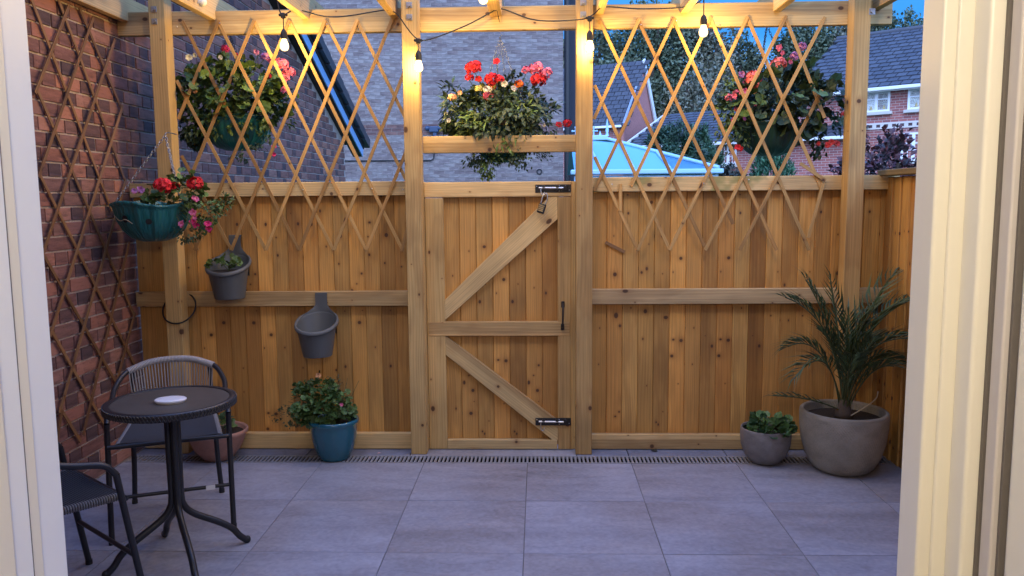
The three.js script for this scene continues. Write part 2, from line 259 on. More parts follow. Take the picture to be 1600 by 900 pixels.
{ // grey-brown brick house facing the gate
  const g = thing('grey_brick_house', 'tall grey brown brick house wall with a dark brick band straight behind the gate', 'house', [0, 0, -13]);
  const x0 = -6.2, x1 = 0.62, H = 7.6;
  part('wall', box(x1 - x0, H, 0.3, 0, 'y'), std({ map: T.mortar, color: rgb(0.72, 0.74, 0.78), roughness: 0.95 }), g, [(x0 + x1) / 2, H / 2 - 0.3, -0.158]);
  part('side_wall', box(0.3, H, 7, 0, 'y'), M.redbrick, g, [x1 - 0.152, H / 2 - 0.3, -3.85]);
  const geos = []; for (let v = 0; v < 3; v++) geos.push(box(0.215, 0.066, 0.03, 0, 'x', [R(), R()])); geos.push(box(0.1025, 0.066, 0.03, 0, 'x'));
  const a = [], b = [];
  for (let row = 20; row < 82; row++) {
    const y = row * 0.0765, band = y > 2.86 && y < 3.1;
    for (let c = 0; c < 31; c++) {
      let x = x1 - 0.11 - c * 0.225 - (row % 2 ? 0.1125 : 0); if (x - 0.11 < x0) continue;
      const o = { x: x + rr(-0.003, 0.003), y: y + rr(-0.001, 0.001), z: -0.015 + rr(-0.0015, 0.0015), v: Math.floor(R() * 3), m: band ? Math.floor(R() * 3) : Math.floor(Math.pow(R(), 1.2) * 6) };
      (band ? b : a).push(o);
    }
    if (row % 2) (band ? b : a).push({ x: x1 - 0.052, y, z: -0.015, v: 3, m: 0 });
  }
  const vis = o => (o.x < -5 ? 9 : 0) + (o.y < 1.95 || o.y > 5.3 ? 9 : 0) + Math.abs(o.x + 1.3) * 0.2 + R() * 0.2;
  courses(g, b, bandMats, geos, 60, o => Math.abs(o.x + 2.2));
  courses(g, a, greyBrickMats, geos, 240, vis);
  part('downpipe', new THREE.CylinderGeometry(0.05, 0.05, H, 14), M.black, g, [x1 + 0.09, H / 2 - 0.3, 0.02]);
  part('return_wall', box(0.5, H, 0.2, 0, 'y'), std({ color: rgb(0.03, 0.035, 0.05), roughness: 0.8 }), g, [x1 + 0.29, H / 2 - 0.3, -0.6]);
  const cb = tube([[-4.7, 2.335, 0.02], [-3.2, 2.33, 0.02], [-2.35, 2.325, 0.02], [-2.22, 2.34, 0.02], [-2.18, 2.42, 0.02], [-2.18, 2.9, 0.02]], 0.014, 60, 6);
  part('conduit', cb, M.black, g);
  const lampM = std({ color: rgb(0.03, 0.06, 0.12), roughness: 0.4 });
  part('flood_light', merge([at(box(0.2, 0.13, 0.08, 0.02), -2.16, 2.98, 0.1), at(new THREE.SphereGeometry(0.055, 12, 8), -2.3, 3.0, 0.1), at(new THREE.SphereGeometry(0.055, 12, 8), -2.03, 3.0, 0.1), at(box(0.08, 0.12, 0.06, 0.015), -2.14, 2.87, 0.08), rod([-2.16, 2.98, 0], [-2.16, 2.98, 0.1], 0.03)]), lampM, g);
  part('vent_ring', at(new THREE.TorusGeometry(0.05, 0.012, 8, 24), 0.1, 2.06, 0.02), M.black, g);
}

// slope of separate roof tiles in a house's own axes: eave along x at (z0, y0), ridge at (z1, y1)
function tileSlope(parent, xa, xb, z0, y0, z1, y1, gauge, tw, mats, limit, near) {
  const L = Math.hypot(z1 - z0, y1 - y0), dz = (z1 - z0) / L, dy = (y1 - y0) / L, ang = Math.atan2(dy, -dz), rows = Math.round(L / gauge), gg = L / rows;
  const geo = box(tw * 0.905, 0.045, gg * 1.16, 0, 'z'), list = [];
  for (let r = 0; r < rows; r++) for (let x = xa + (r % 2 ? tw / 2 : 0); x < xb; x += tw) {
    const d = (r + 0.5) * gg; list.push([x + tw / 2, y0 + dy * d + 0.055 + rr(-0.003, 0.003), z0 + dz * d + rr(-0.004, 0.004), Math.floor(R() * mats.length)]);
  }
  list.sort((a, b) => Math.abs(a[0] - near) - Math.abs(b[0] - near));
  list.slice(0, limit).forEach(t => { part('roof_tile', geo, mats[t[3]], parent, t.slice(0, 3)).rotation.x = ang - 0.09; });
  const rest = list.slice(limit);
  mats.forEach((m, k) => { const l = rest.filter(t => t[3] === k).map(t => { const c = geo.clone(); c.rotateX(ang - 0.09); return c.translate(t[0], t[1], t[2]); }); if (l.length) part('roof_tiling', merge(l), m, parent, null, { kind: 'stuff' }); });
  const und = box(xb - xa, 0.05, L, 0, 'x'); und.rotateX(ang); part('roof_deck', und, M.dark, parent, [(xa + xb) / 2, (y0 + y1) / 2 - 0.005, (z0 + z1) / 2]);
  return ang;
}
const roofMats = [[0.075, 0.08, 0.095], [0.09, 0.095, 0.11], [0.065, 0.07, 0.085]].map(c => std({ map: T.tile, color: rgb(c[0] * 0.8, c[1] * 0.8, c[2] * 0.85), roughness: 0.7 }));
// casement window: frame, two sashes with an upper lattice light, panes, sill, curtains as lit net behind
function windowUnit(parent, x, y, w, h, style) {
  const f = part('window', merge([at(box(w, 0.06, 0.07, 0.006), 0, h / 2 - 0.03, 0), at(box(w, 0.06, 0.07, 0.006), 0, -h / 2 + 0.03, 0), at(box(0.06, h - 0.12, 0.07, 0.006), -w / 2 + 0.03, 0, 0), at(box(0.06, h - 0.12, 0.07, 0.006), w / 2 - 0.03, 0, 0), at(box(0.085, h - 0.12, 0.075, 0.006), 0, 0, 0.004), at(box(w - 0.12, 0.035, 0.065, 0.004), 0, h * 0.12, -0.002)]), M.upvcWhite, parent, [x, y, 0.01]);
  for (const s of [-1, 1]) {
    part('pane', box(w / 2 - 0.09, h - 0.12, 0.008, 0), M.glassPane, f, [s * (w / 4 - 0.008), 0, -0.02]);
    const cx = s * (w / 4 - 0.008);
    if (style === 'net') {
      part('blind', box(w / 2 - 0.09, h - 0.12, 0.004, 0), std({ color: rgb(0.85, 0.88, 0.84), roughness: 0.9 }), f, [cx, 0, -0.012]);
      for (const d of [-0.06, 0.06]) { const t = new THREE.TorusGeometry(0.045, 0.008, 4, 4); t.scale(0.8, 1.3, 1); part('leaded_diamond', t, M.zinc, f, [cx + d, h * 0.29, 0.0]); }
      part('curtain_tie', at(new THREE.ConeGeometry(0.05, 0.14, 8), 0, 0, 0), std({ color: rgb(0.5, 0.4, 0.2), roughness: 0.9 }), f, [cx + 0.03, -h * 0.26, -0.004]);
    } else {
      part('glazing_bar', merge([at(box(0.02, h - 0.12, 0.03, 0), cx, 0, -0.004), at(box(w / 2 - 0.1, 0.02, 0.03, 0), cx, -h * 0.12, -0.004)]), M.upvcWhite, f);
    }
  }
  part('sill', box(w + 0.16, 0.09, 0.14, 0.008, 'x'), std({ color: rgb(0.6, 0.57, 0.52), roughness: 0.8 }), parent, [x, y - h / 2 - 0.045, 0.05]);
  return f;
}
{
  const g = thing('red_brick_house', 'red brick house with slate grey tiled roof and white windows at the far right', 'house', [10.43, 0, -19.5], -0.698);
  const xa = -2.85, xb = 6, eave = 4.62;
  const wl = (x0, x1, y0, y1, z0, z1) => at(box(x1 - x0, y1 - y0, z1 - z0, 0), (x0 + x1) / 2, (y0 + y1) / 2, (z0 + z1) / 2);
  part('wall', wl(xa, xb, -0.3, eave, -0.28, 0), M.redbrick, g);
  part('gable_wall', wl(xa, xa + 0.28, -0.3, eave, -7.5, -0.284), M.redbrick, g);
  const ang = tileSlope(g, xa - 0.25, 2.6, 0.3, eave - 0.08, -3.7, 6.78, 0.3, 0.3, roofMats, 290, 0);
  part('roof_deck', at(box(3.6, 0.05, 4.56, 0), 0, 0, 0).rotateX(ang), roofMats[0], g, [4.4, 5.65, -1.7]);
  part('ridge', at(rod([0, 0, 0], [8.8, 0, 0], 0.09, 10), xa - 0.25, 6.84, -3.7), roofMats[1], g);
  part('gutter', box(8.8, 0.1, 0.12, 0.02, 'x'), M.upvcWhite, g, [1.6, eave - 0.09, 0.33]);
  part('fascia', box(8.8, 0.13, 0.02, 0.002, 'x'), M.upvcWhite, g, [1.6, eave - 0.1, 0.25]);
  const gt = new THREE.Shape([[0, 0], [-7.2, 0], [-3.7, 2.1]].map(p => new THREE.Vector2(...p))); const gg = new THREE.ExtrudeGeometry(gt, { depth: 0.2, bevelEnabled: false }); gg.rotateY(-Math.PI / 2); 
  part('gable_top', gg, M.redbrick, g, [xa + 0.24, eave, 0]);
  windowUnit(g, -0.52, 4.2, 0.76, 0.58, 'net'); windowUnit(g, 0.72, 4.2, 0.76, 0.58, 'net'); windowUnit(g, 2.1, 4.2, 0.76, 0.58, 'net');
  windowUnit(g, -1.86, 2.86, 0.66, 0.8, 'bars'); windowUnit(g, 0.55, 2.86, 0.66, 0.8, 'bars');
  const stone = std({ color: rgb(0.68, 0.62, 0.58), roughness: 0.85 });
  part('string_course', merge([at(box(8.85, 0.045, 0.03, 0, 'x'), 1.57, 3.56, 0.016), at(box(8.85, 0.045, 0.03, 0, 'x'), 1.57, 3.43, 0.016)]), stone, g);
  const den = []; for (let x = xa + 0.1; x < 2.8; x += 0.22) den.push(at(box(0.11, 0.083, 0.026, 0, 'x'), x, 3.4955, 0.014)); part('dentil', merge(den), stone, g, null, { kind: 'stuff' });
  const den2 = []; for (let x = xa + 0.21; x < 2.8; x += 0.22) den2.push(at(box(0.108, 0.083, 0.02, 0, 'x'), x, 3.4955, 0.012)); part('dark_header', merge(den2), std({ color: rgb(0.09, 0.05, 0.05), roughness: 0.9 }), g, null, { kind: 'stuff' });
  part('alarm_box', new THREE.CylinderGeometry(0.1, 0.1, 0.05, 20).rotateX(Math.PI / 2), std({ color: rgb(0.35, 0.42, 0.5), roughness: 0.5 }), g, [-2.42, 3.06, 0.028]);
}
{
  const g = thing('low_brick_house', 'low red brick house with grey tiled roof behind the round green bush', 'house', [6.07, 0, -22], -0.611);
  part('wall', at(box(7.2, 3.5, 0.28, 0), 0.3, 1.45, -0.14), M.redbrick, g);
  tileSlope(g, -3.5, 4.0, 0.25, 3.18, -3, 4.5, 0.3, 0.34, roofMats, 120, -1);
  part('gutter', box(7.5, 0.1, 0.12, 0.02, 'x'), M.upvcWhite, g, [0.25, 3.17, 0.3]);
  part('verge_board', at(box(0.05, 0.16, 3.55, 0.004, 'z'), 0, 0, 0).rotateX(0.386), M.upvcWhite, g, [-3.53, 3.86, -1.375]);
  windowUnit(g, 0.19, 2.84, 0.56, 0.68, 'bars');
}
{
  const g = thing('steep_roofed_house', 'brick house with steep dark roof and pink gable beyond the pale conservatory', 'house', [3.29, 0, -26], -0.5236);
  const apexB = 1.77, apexY = 6.6, eY = 4.15, bB = 2.9;
  const s = new THREE.Shape([[0, -0.3], [bB, -0.3], [bB, 4.6], [apexB, apexY - 0.08], [0, eY]].map(p => new THREE.Vector2(...p))), w = new THREE.ExtrudeGeometry(s, { depth: 0.25, bevelEnabled: false }); w.rotateY(Math.PI / 2);
  part('gable_wall', w, std({ color: rgb(0.50, 0.22, 0.19), map: T.speck, roughness: 0.9 }), g, [-0.26, 0, 0]);
  part('wall', at(box(6, eY + 0.3, 0.25, 0), -3.02, (eY - 0.3) / 2, -0.13), M.redbrick, g);
  tileSlope(g, -6, 0.06, 0.2, eY - 0.1, -apexB, apexY + 0.06, 0.22, 0.3, roofMats, 160, -0.8);
  const bl = Math.hypot(bB - apexB, apexY - 4.6), ba = Math.atan2(apexY - 4.6, bB - apexB);
  part('bargeboard', at(box(0.06, 0.2, bl + 0.3, 0.004, 'z'), 0, 0, 0).rotateX(-ba), M.upvcWhite, g, [0.06, (apexY + 4.6) / 2 + 0.02, -(bB + apexB) / 2]);
  const fl = Math.hypot(apexB + 0.2, apexY - eY), fa = Math.atan2(apexY - eY, apexB + 0.2);
  part('verge_tile', at(box(0.09, 0.08, fl, 0.004, 'z'), 0, 0, 0).rotateX(fa), std({ color: rgb(0.25, 0.3, 0.42), roughness: 0.5 }), g, [0.075, (apexY + eY) / 2 + 0.02, -(apexB - 0.2) / 2]);
  part('gutter', box(6, 0.09, 0.1, 0.02, 'x'), M.upvcWhite, g, [-3, eY - 0.06, 0.24]);
}
{ // conservatory with a pale glazed hipped roof
  const g = thing('conservatory', 'pale blue conservatory roof with white ribs and ridge finials behind the right fence panel', 'conservatory', [0, 0, -8]);
  const glaze = new THREE.MeshPhysicalMaterial({ color: rgb(0.13, 0.40, 0.66), roughness: 0.3, clearcoat: 0.6, clearcoatRoughness: 0.15 }), white = std({ color: rgb(0.36, 0.6, 0.8), roughness: 0.3 });  // reflected sky blue put into the light blue glazing and the white ribs
  const xl = 0.63, xr = 2.84, ye = 1.93, yr = 2.49, xh = 1.24, zr = -1.5, zb = -3;
  const tri = (pts) => { const b = new THREE.BufferGeometry(); b.setAttribute('position', new THREE.Float32BufferAttribute(pts.flat(), 3)); b.setAttribute('uv', new THREE.Float32BufferAttribute(pts.flatMap(p => [p[0], p[1]]), 2)); b.computeVertexNormals(); return b; };
  const xf = [1.05, 1.55, 2.1, xr];   // rib feet on the front eave
  const topAt = x => x <= xh ? [x, yr, zr] : [xh + (xr - xh) * ((x - xh) / (xr - xh)), yr + (ye - yr) * ((x - xh) / (xr - xh)), zr + (0 - zr) * ((x - xh) / (xr - xh))];
  const ribTop = x => topAt(Math.min(xr, Math.max(xl, x * 0.86 - 0.02 < xh ? x * 0.86 - 0.02 : x - 0.1)));
  let px = xl;
  for (const x of xf) { const a = [px, ye, 0], b = [x, ye, 0], c = ribTop(x), d = px === xl ? [xl, yr, zr] : ribTop(px); part('roof_pane', tri(x === xr ? [a, b, d, a, b, d] : [a, b, c, a, c, d]), glaze, g); if (x !== xr) { const q = rod([x, ye + 0.015, 0.01], [c[0], c[1] + 0.015, c[2] + 0.01], 0.022, 6); part('rib', q, white, g); } px = x; }
  part('roof_pane', tri([[xr, ye, 0], [xr, ye, zb], [xh, yr, zr]]), glaze, g); part('roof_pane', tri([[xl, ye, zb], [xl, yr, zr], [xr, ye, zb], [xr, ye, zb], [xl, yr, zr], [xh, yr, zr]]), glaze, g);
  part('hip', rod([xr, ye + 0.02, 0.01], [xh, yr + 0.02, zr], 0.03, 8), white, g);
  part('ridge', at(box(xh - xl + 0.06, 0.09, 0.12, 0.02, 'x'), (xl + xh) / 2, yr + 0.03, zr), white, g);
  part('gutter', at(box(xr - xl + 0.12, 0.075, 0.1, 0.02, 'x'), (xl + xr) / 2, ye - 0.035, 0.05), white, g);
  part('frame', at(box(xr - xl, 2.2, 0.08, 0.004), (xl + xr) / 2, ye - 1.19, -0.05), white, g);
  const cross = x => { const b = yr + 0.075; return [rod([x, b, zr], [x, b + 0.12, zr], 0.012, 6), rod([x - 0.045, b + 0.075, zr], [x + 0.045, b + 0.075, zr], 0.012, 6), at(new THREE.SphereGeometry(0.02, 8, 6), x, b + 0.135, zr), at(new THREE.SphereGeometry(0.018, 8, 6), x - 0.055, b + 0.075, zr), at(new THREE.SphereGeometry(0.018, 8, 6), x + 0.055, b + 0.075, zr)]; };
  for (const x of [0.72, 1.03]) part('cresting', merge(cross(x)), white, g);
  for (const x of [0.88, 1.14]) part('cresting', merge([at(new THREE.ConeGeometry(0.03, 0.09, 8), x, yr + 0.11, zr)]), white, g);
  part('finial', at(lathe([[0, 0.3], [0.008, 0.26], [0.02, 0.2], [0.012, 0.16], [0.03, 0.11], [0.018, 0.05], [0.035, 0]].reverse(), 12), xh + 0.02, yr + 0.06, zr), white, g);
}

// our own house: the wall with the open patio door, and the lit room the camera stands in
{
  const h = thing('home', 'house wall and lit room around the open patio door', 'house');
  const W = (n, x0, x1, y0, y1, z0, z1, m) => part(n, at(box(x1 - x0, y1 - y0, z1 - z0, 0), (x0 + x1) / 2, (y0 + y1) / 2, (z0 + z1) / 2), m, h);
  W('wall', -2.6, -0.83, -0.1, 5, 3.24, 3.52, M.redbrick); W('wall', 0.80, 3.0, -0.1, 5, 3.24, 3.52, M.redbrick); W('wall', -0.83, 0.80, 2.15, 5, 3.24, 3.52, M.redbrick);
  W('floor', -2.6, 3, -0.1, 0.02, 3.525, 8, std({ color: rgb(0.25, 0.16, 0.09), roughness: 0.6 }));
  W('ceiling', -2.6, 3, 2.42, 2.55, 3.525, 8, M.plaster); W('inner_wall', -2.6, -2.45, 0.02, 2.42, 3.525, 8, M.plaster); W('inner_wall', 2.85, 3, 0.02, 2.42, 3.525, 8, M.plaster); W('inner_wall', -2.45, 2.85, 0.02, 2.42, 7.85, 8, M.plaster);
  W('lining', -2.45, -0.84, 0.02, 2.42, 3.525, 3.54, M.plaster); W('lining', 0.81, 2.85, 0.02, 2.42, 3.525, 3.54, M.plaster); W('lining', -0.84, 0.81, 2.15, 2.42, 3.525, 3.54, M.plaster);
  const lamp = thing('ceiling_lamp', 'warm white globe lamp under the ceiling of the room behind the patio door', 'lamp', [0.0, 2.2, 4.55]);
  part('lamp_globe', new THREE.SphereGeometry(0.14, 24, 16), std({ color: rgb(0.8, 0.7, 0.5), emissive: rgb(1, 0.78, 0.5), emissiveIntensity: 3 }), lamp);
  part('lamp_stem', rod([0, 0.13, 0], [0, 0.22, 0], 0.02), M.zinc, lamp);
  const pl = new THREE.PointLight(rgb(1, 0.89, 0.73), ROOM_CD, 0, 2); pl.castShadow = true; pl.shadow.radius = 7; pl.name = 'lamp_light'; lamp.add(pl);
}
{
  const d = thing('patio_door_frame', 'white plastic patio door frame standing open at both sides of the view', 'door frame');
  const B = (n, x0, x1, z0, z1, m, r = 0.004) => part(n, at(box(Math.abs(x1 - x0), 2.16, z1 - z0, r), (x0 + x1) / 2, 1.08, (z0 + z1) / 2), m, d);
  // right side, from the outer edge inwards
  B('jamb', 0.628, 0.80, 3.27, 3.333, M.upvc, 0.005); B('bead', 0.646, 0.80, 3.333, 3.341, M.upvc, 0.003);
  B('sash_stile', 0.664, 0.80, 3.341, 3.385, M.upvc, 0.006); B('gasket', 0.683, 0.80, 3.385, 3.391, M.gasket, 0.001);
  B('door_stile', 0.686, 0.80, 3.392, 3.418, M.trackGrey, 0.004); B('gasket', 0.694, 0.8, 3.4185, 3.424, M.gasket, 0.001);
  B('inner_trim', 0.698, 0.84, 3.4245, 3.56, M.upvc, 0.012);
  // left side
  B('jamb', -0.87, -0.698, 3.27, 3.345, M.upvcWhite, 0.005); B('bead', -0.87, -0.688, 3.345, 3.375, M.upvc, 0.004);
  B('gasket', -0.87, -0.6835, 3.3755, 3.38, M.gasket, 0.001); B('door_stile', -0.87, -0.68, 3.3805, 3.43, M.upvcWhite, 0.004); B('inner_trim', -0.87, -0.668, 3.4305, 3.56, M.upvc, 0.01);
  part('head', at(box(1.31, 0.07, 0.1, 0.004), -0.03, 2.115, 3.34), M.upvcWhite, d); part('threshold', at(box(1.31, 0.03, 0.18, 0.004), -0.03, 0.015, 3.36), M.zinc, d);
}

// ---------- fences, gate, pergola ----------
const railG = (L, h = 0.085, d = 0.04) => box(L, h, d, 0.004, 'x', [R(), R() * 2]);
function boardRow(parent, x0, x1, y0, y1, pitch, z, tilt, dip = 0.004, lap = 0) {
  const n = Math.round((x1 - x0) / pitch), p = (x1 - x0) / n, geos = []; for (let k = 0; k < 9; k++) { const g = box(p + lap, y1 - y0, 0.015, 0.0045, 'y', [0.05 + k * 0.1, R() * 2]); geos.push(g); }
  let last = -1; for (let i = 0; i < n; i++) { let k; do k = Math.floor(R() * 9); while (k === last); last = k; const o = part('board', geos[k], M.board[Math.floor(R() * 5)], parent, [x0 + (i + 0.5) * p, (y0 + y1) / 2 + rr(-dip, 0), z]); o.rotation.y = tilt + rr(-0.01, 0.01); }
}
{
  const g = thing('fence_panel', 'wide closeboard fence panel with three rails between brick wall and gate', 'fence', [0, 0, 0], 0, 'closeboard fence panels');
  boardRow(g, -2.372, -0.7, 0.012, 1.60, 0.094, -0.298, 0.055);
  part('top_rail', railG(1.67, 0.083), M.rail, g, [-1.535, 1.588, -0.265]); part('middle_rail', railG(1.67, 0.09), M.rail, g, [-1.535, 0.932, -0.265]); part('bottom_rail', railG(1.67, 0.098), M.rail, g, [-1.535, 0.052, -0.265]);
}
{
  const g = thing('fence_panel', 'wide closeboard fence panel with greyed middle rail between gate and palm corner', 'fence', [0, 0, 0], 0, 'closeboard fence panels');
  boardRow(g, 0.384, 2.17, 0.012, 1.605, 0.094, -0.298, 0.055);
  part('top_rail', railG(1.775, 0.085), M.railMoss, g, [1.272, 1.5985, -0.265], { label: 'top rail with green algae patches' }); part('middle_rail', railG(1.775, 0.091), M.railGrey, g, [1.272, 0.937, -0.265], { label: 'weathered grey middle rail' }); part('bottom_rail', railG(1.775, 0.092), M.rail, g, [1.272, 0.05, -0.265]);
}
{
  const g = thing('side_fence', 'side fence of upright boards under a dark capping, right of the palm', 'fence', [2.10, 0, 0], -Math.PI / 2);
  boardRow(g, -0.287, 3.22, 0.0, 1.63, 0.108, 0, -0.11, 0.003, 0.008);
  part('capping', box(3.5, 0.035, 0.09, 0.006, 'x'), M.cap, g, [1.47, 1.652, 0.012]);
  part('back_rail', box(3.5, 0.09, 0.04, 0.003, 'x'), M.rail, g, [1.47, 1.2, -0.045]);
}
function prism(pts, depth, z, ang) { // polygon in x,y, front face at z, grain along ang
  const s = new THREE.Shape(pts.map(p => new THREE.Vector2(...p))), g = clean(new THREE.ExtrudeGeometry(s, { depth, bevelEnabled: true, bevelThickness: 0.002, bevelSize: 0.002, bevelSegments: 1 })); g.translate(0, 0, z - depth - 0.002);
  const P = g.attributes.position, U = g.attributes.uv, c = Math.cos(ang), q = Math.sin(ang); for (let i = 0; i < P.count; i++) { const x = P.getX(i), y = P.getY(i); U.setXY(i, -x * q + y * c + P.getZ(i) + 0.33, x * c + y * q); } return g;
}
{
  const g = thing('garden_gate', 'tall boarded garden gate with diagonal braces in the middle of the fence', 'gate');
  boardRow(g, -0.5, 0.19, 0.02, 1.6, 0.0965, -0.29, 0.07, 0);
  part('stile', box(0.108, 1.526, 0.034, 0.004, 'y', [0.2, 0.3]), M.post, g, [-0.546, 0.766, -0.262]); part('stile', box(0.079, 1.526, 0.034, 0.004, 'y', [0.5, 0.9]), M.post, g, [0.2235, 0.766, -0.262]);
  part('top_rail', railG(0.868, 0.09, 0.036), M.rail, g, [-0.169, 1.576, -0.262]); part('middle_rail', railG(0.848, 0.086, 0.038), M.brace, g, [-0.169, 0.746, -0.261]);
  part('bottom_rail', railG(0.672, 0.058, 0.036), M.rail, g, [-0.156, 0.032, -0.262]);
  part('brace', prism([[-0.49, 0.921], [-0.49, 0.803], [0.1815, 1.401], [0.1815, 1.529], [0.135, 1.529]], 0.03, -0.247, 0.73), M.brace, g);
  part('brace', prism([[-0.49, 0.70], [-0.49, 0.588], [0.15, 0.0625], [0.1815, 0.0625], [0.1815, 0.178]], 0.03, -0.247, -0.66), M.brace, g, null, { label: 'pale lower diagonal brace' });
  for (const [x0, x1, yb, drop] of [[0.053, 0.262, 1.579, 0.035], [0.047, 0.262, 0.176, 0.05]]) {
    const b = part('bolt', box(x1 - x0, 0.047, 0.004, 0.0015, 'x'), M.black, g, [(x0 + x1) / 2, yb, -0.2425]);
    const L = x1 - x0; part('bolt_bar', rod([-L / 2 + 0.02, 0.004, 0.013], [L / 2 - 0.045, 0.002, 0.013], 0.0065, 10), M.steel, b);
    part('bolt_tongue', tube([[-L / 2 + 0.032, 0, 0.014], [-L / 2 + 0.034, -drop * 0.75, 0.02], [-L / 2 + 0.045, -drop, 0.022], [-L / 2 + 0.055, -drop * 0.6, 0.02]], 0.003, 16, 6), M.steel, b);
    for (const k of [-0.48, 0.02, 0.25]) part('keep', box(0.02, 0.03, 0.022, 0.004), M.black, b, [k * L + (k < -0.4 ? 0.045 : 0.02), 0.002, 0.008]);
    for (const [sx, sy] of [[0.17, 0.014], [0.17, -0.014], [0.45, -0.01], [0.34, 0.015], [-0.46, 0.013]]) part('screw', new THREE.SphereGeometry(0.0035, 8, 6), M.steel, b, [sx * L, sy, 0.004]);
  }
  const hd = part('handle', tube([[0.214, 0.9, -0.236], [0.2135, 0.875, -0.205], [0.2125, 0.825, -0.2], [0.2115, 0.775, -0.205], [0.211, 0.75, -0.236]], 0.0055, 24, 8), M.black, g);
  part('handle_plate', merge([at(box(0.02, 0.038, 0.006, 0.003), 0.214, 0.893, -0.241), at(box(0.02, 0.038, 0.006, 0.003), 0.2115, 0.757, -0.2385)]), M.black, hd);
}
{
  const p = thing('padlock', 'small dark combination padlock hanging from the upper gate bolt', 'padlock', [0.117, 1.548, -0.208]); p.rotation.z = -0.32; p.scale.setScalar(1.3);
  part('body', merge([at(box(0.034, 0.045, 0.024, 0.005), 0, -0.068, 0)]), M.rubber, p);
  part('dials', merge([0, 1, 2, 3].map(k => at(box(0.026, 0.0055, 0.027, 0.001), -0.003, -0.056 - k * 0.0078, 0))), M.brass, p);
  part('shackle', tube([[-0.01, -0.048, 0], [-0.011, -0.018, 0], [0, 0.002, 0], [0.011, -0.018, 0], [0.01, -0.048, 0]], 0.0032, 20, 8), M.zinc, p);
}
{
  const p = thing('pergola', 'timber pergola of four posts, long beam and rafters over the patio', 'pergola');
  const pg = k => box(0.095, 2.72, 0.095, 0.005, 'y', [0.13 * k, 0.4 * k]);
  const posts = [[-2.10, -2.133], [-0.652, -0.672], [0.335, 0.307], [1.872, 1.903]];
  posts.forEach(([x, bx], k) => {
    const o = part('post', pg(k + 1), M.post, p, [x, 1.36, -0.1975]);
    (k === 3 ? [2.536] : [2.61, 2.543]).forEach(y => { const b = part('bolt', merge([new THREE.CylinderGeometry(0.011, 0.011, 0.014, 6).rotateX(Math.PI / 2), at(box(0.034, 0.034, 0.003, 0.001), 0, 0, -0.006)]), M.zinc, o, [bx - x + 0.02, y - 1.36, 0.0545]); });
  });
  part('beam', box(4.46, 0.135, 0.045, 0.006, 'x', [0.31, 0.2]), M.rail, p, [-0.153, 2.5525, -0.2685]);
  part('cross_rail', railG(0.938, 0.098, 0.04), M.rail, p, [-0.136, 1.8395, -0.266]);
  for (const [x, w] of [[-2.335, 0.045], [-1.82, 0.045], [-1.272, 0.045], [-0.755, 0.045], [-0.168, 0.07], [0.425, 0.045], [0.905, 0.045], [1.43, 0.045], [1.985, 0.045]]) part('rafter', box(w, 0.14, 3.82, 0.004, 'z', [R(), R() * 2]), M.rafter, p, [x, 2.635, 1.3]);
  part('gate_stop', box(0.03, 1.618, 0.03, 0.003, 'y'), M.post, p, [0.2735, 0.811, -0.268]);
  part('gate_stop', box(0.014, 1.623, 0.05, 0.003, 'y'), M.brace, p, [-0.6085, 0.8135, -0.2745]);
}
// ---------- lattice trellises ----------
const lathGeo = L => box(0.0195, L, 0.0058, 0.001, 'y', [R(), R() * 2]);
function lathXY(parent, x0, y0, x1, y1, z, m) { const L = Math.hypot(x1 - x0, y1 - y0); const o = part('lath', lathGeo(L), m, parent, [(x0 + x1) / 2, (y0 + y1) / 2, z]); o.rotation.z = Math.atan2(-(x1 - x0), y1 - y0); }
const LB = [[-1.783, 2.558, -1.151, 1.225], [-1.569, 2.555, -0.955, 1.224], [-1.364, 2.552, -0.737, 1.222], [-1.993, 2.565, -1.359, 1.226], [-1.155, 2.549, -0.7, 1.622], [-0.969, 2.546, -0.7, 1.988], [-2.045, 2.228, -1.56, 1.227], [-2.04, 1.791, -1.769, 1.229], [-2.045, 1.425, -1.975, 1.23]];
const LF = [[-1.153, 2.555, -1.767, 1.229], [-0.967, 2.555, -1.558, 1.228], [-0.763, 2.559, -1.357, 1.226], [-1.361, 2.558, -1.991, 1.23], [-1.567, 2.561, -2.045, 1.547], [-1.773, 2.564, -2.045, 2.003], [-0.702, 2.257, -1.15, 1.225], [-0.702, 1.804, -0.954, 1.224], [-0.702, 1.359, -0.744, 1.215]];
const RB = [[0.422, 2.536, 1.056, 1.211], [0.64, 2.539, 1.209, 1.364], [0.839, 2.54, 1.465, 1.209], [1.049, 2.544, 1.654, 1.208], [1.258, 2.541, 1.712, 1.567], [1.474, 2.534, 1.716, 1.968], [0.397, 2.168, 0.843, 1.213], [0.399, 1.76, 0.656, 1.214]];
const RF = [[0.653, 2.538, 0.394, 1.975], [0.853, 2.538, 0.399, 1.564], [1.058, 2.539, 0.611, 1.588], [1.263, 2.539, 0.652, 1.214], [1.479, 2.54, 0.839, 1.213], [1.697, 2.529, 1.048, 1.212], [1.694, 2.126, 1.249, 1.211], [1.72, 1.597, 1.643, 1.279]];
const nail = (parent, x, y, z) => part('nail', at(new THREE.SphereGeometry(0.0042, 8, 6), x, y, z), M.steel, parent);
{
  const g = thing('trellis', 'brown diamond trellis over the left fence panel, in front of a hanging basket', 'trellis', [0, 0, 0], 0, 'diamond trellises');
  for (const l of LB) lathXY(g, ...l, -0.2418, M.lath); for (const l of LF) lathXY(g, ...l, -0.2358, M.lath);
  for (const [x, y] of [[-1.32, 1.585], [-0.91, 1.587], [-0.725, 1.58], [-1.145, 2.53], [-1.36, 2.53], [-2.02, 2.53], [-1.77, 2.545]]) nail(g, x, y, -0.2318);
}
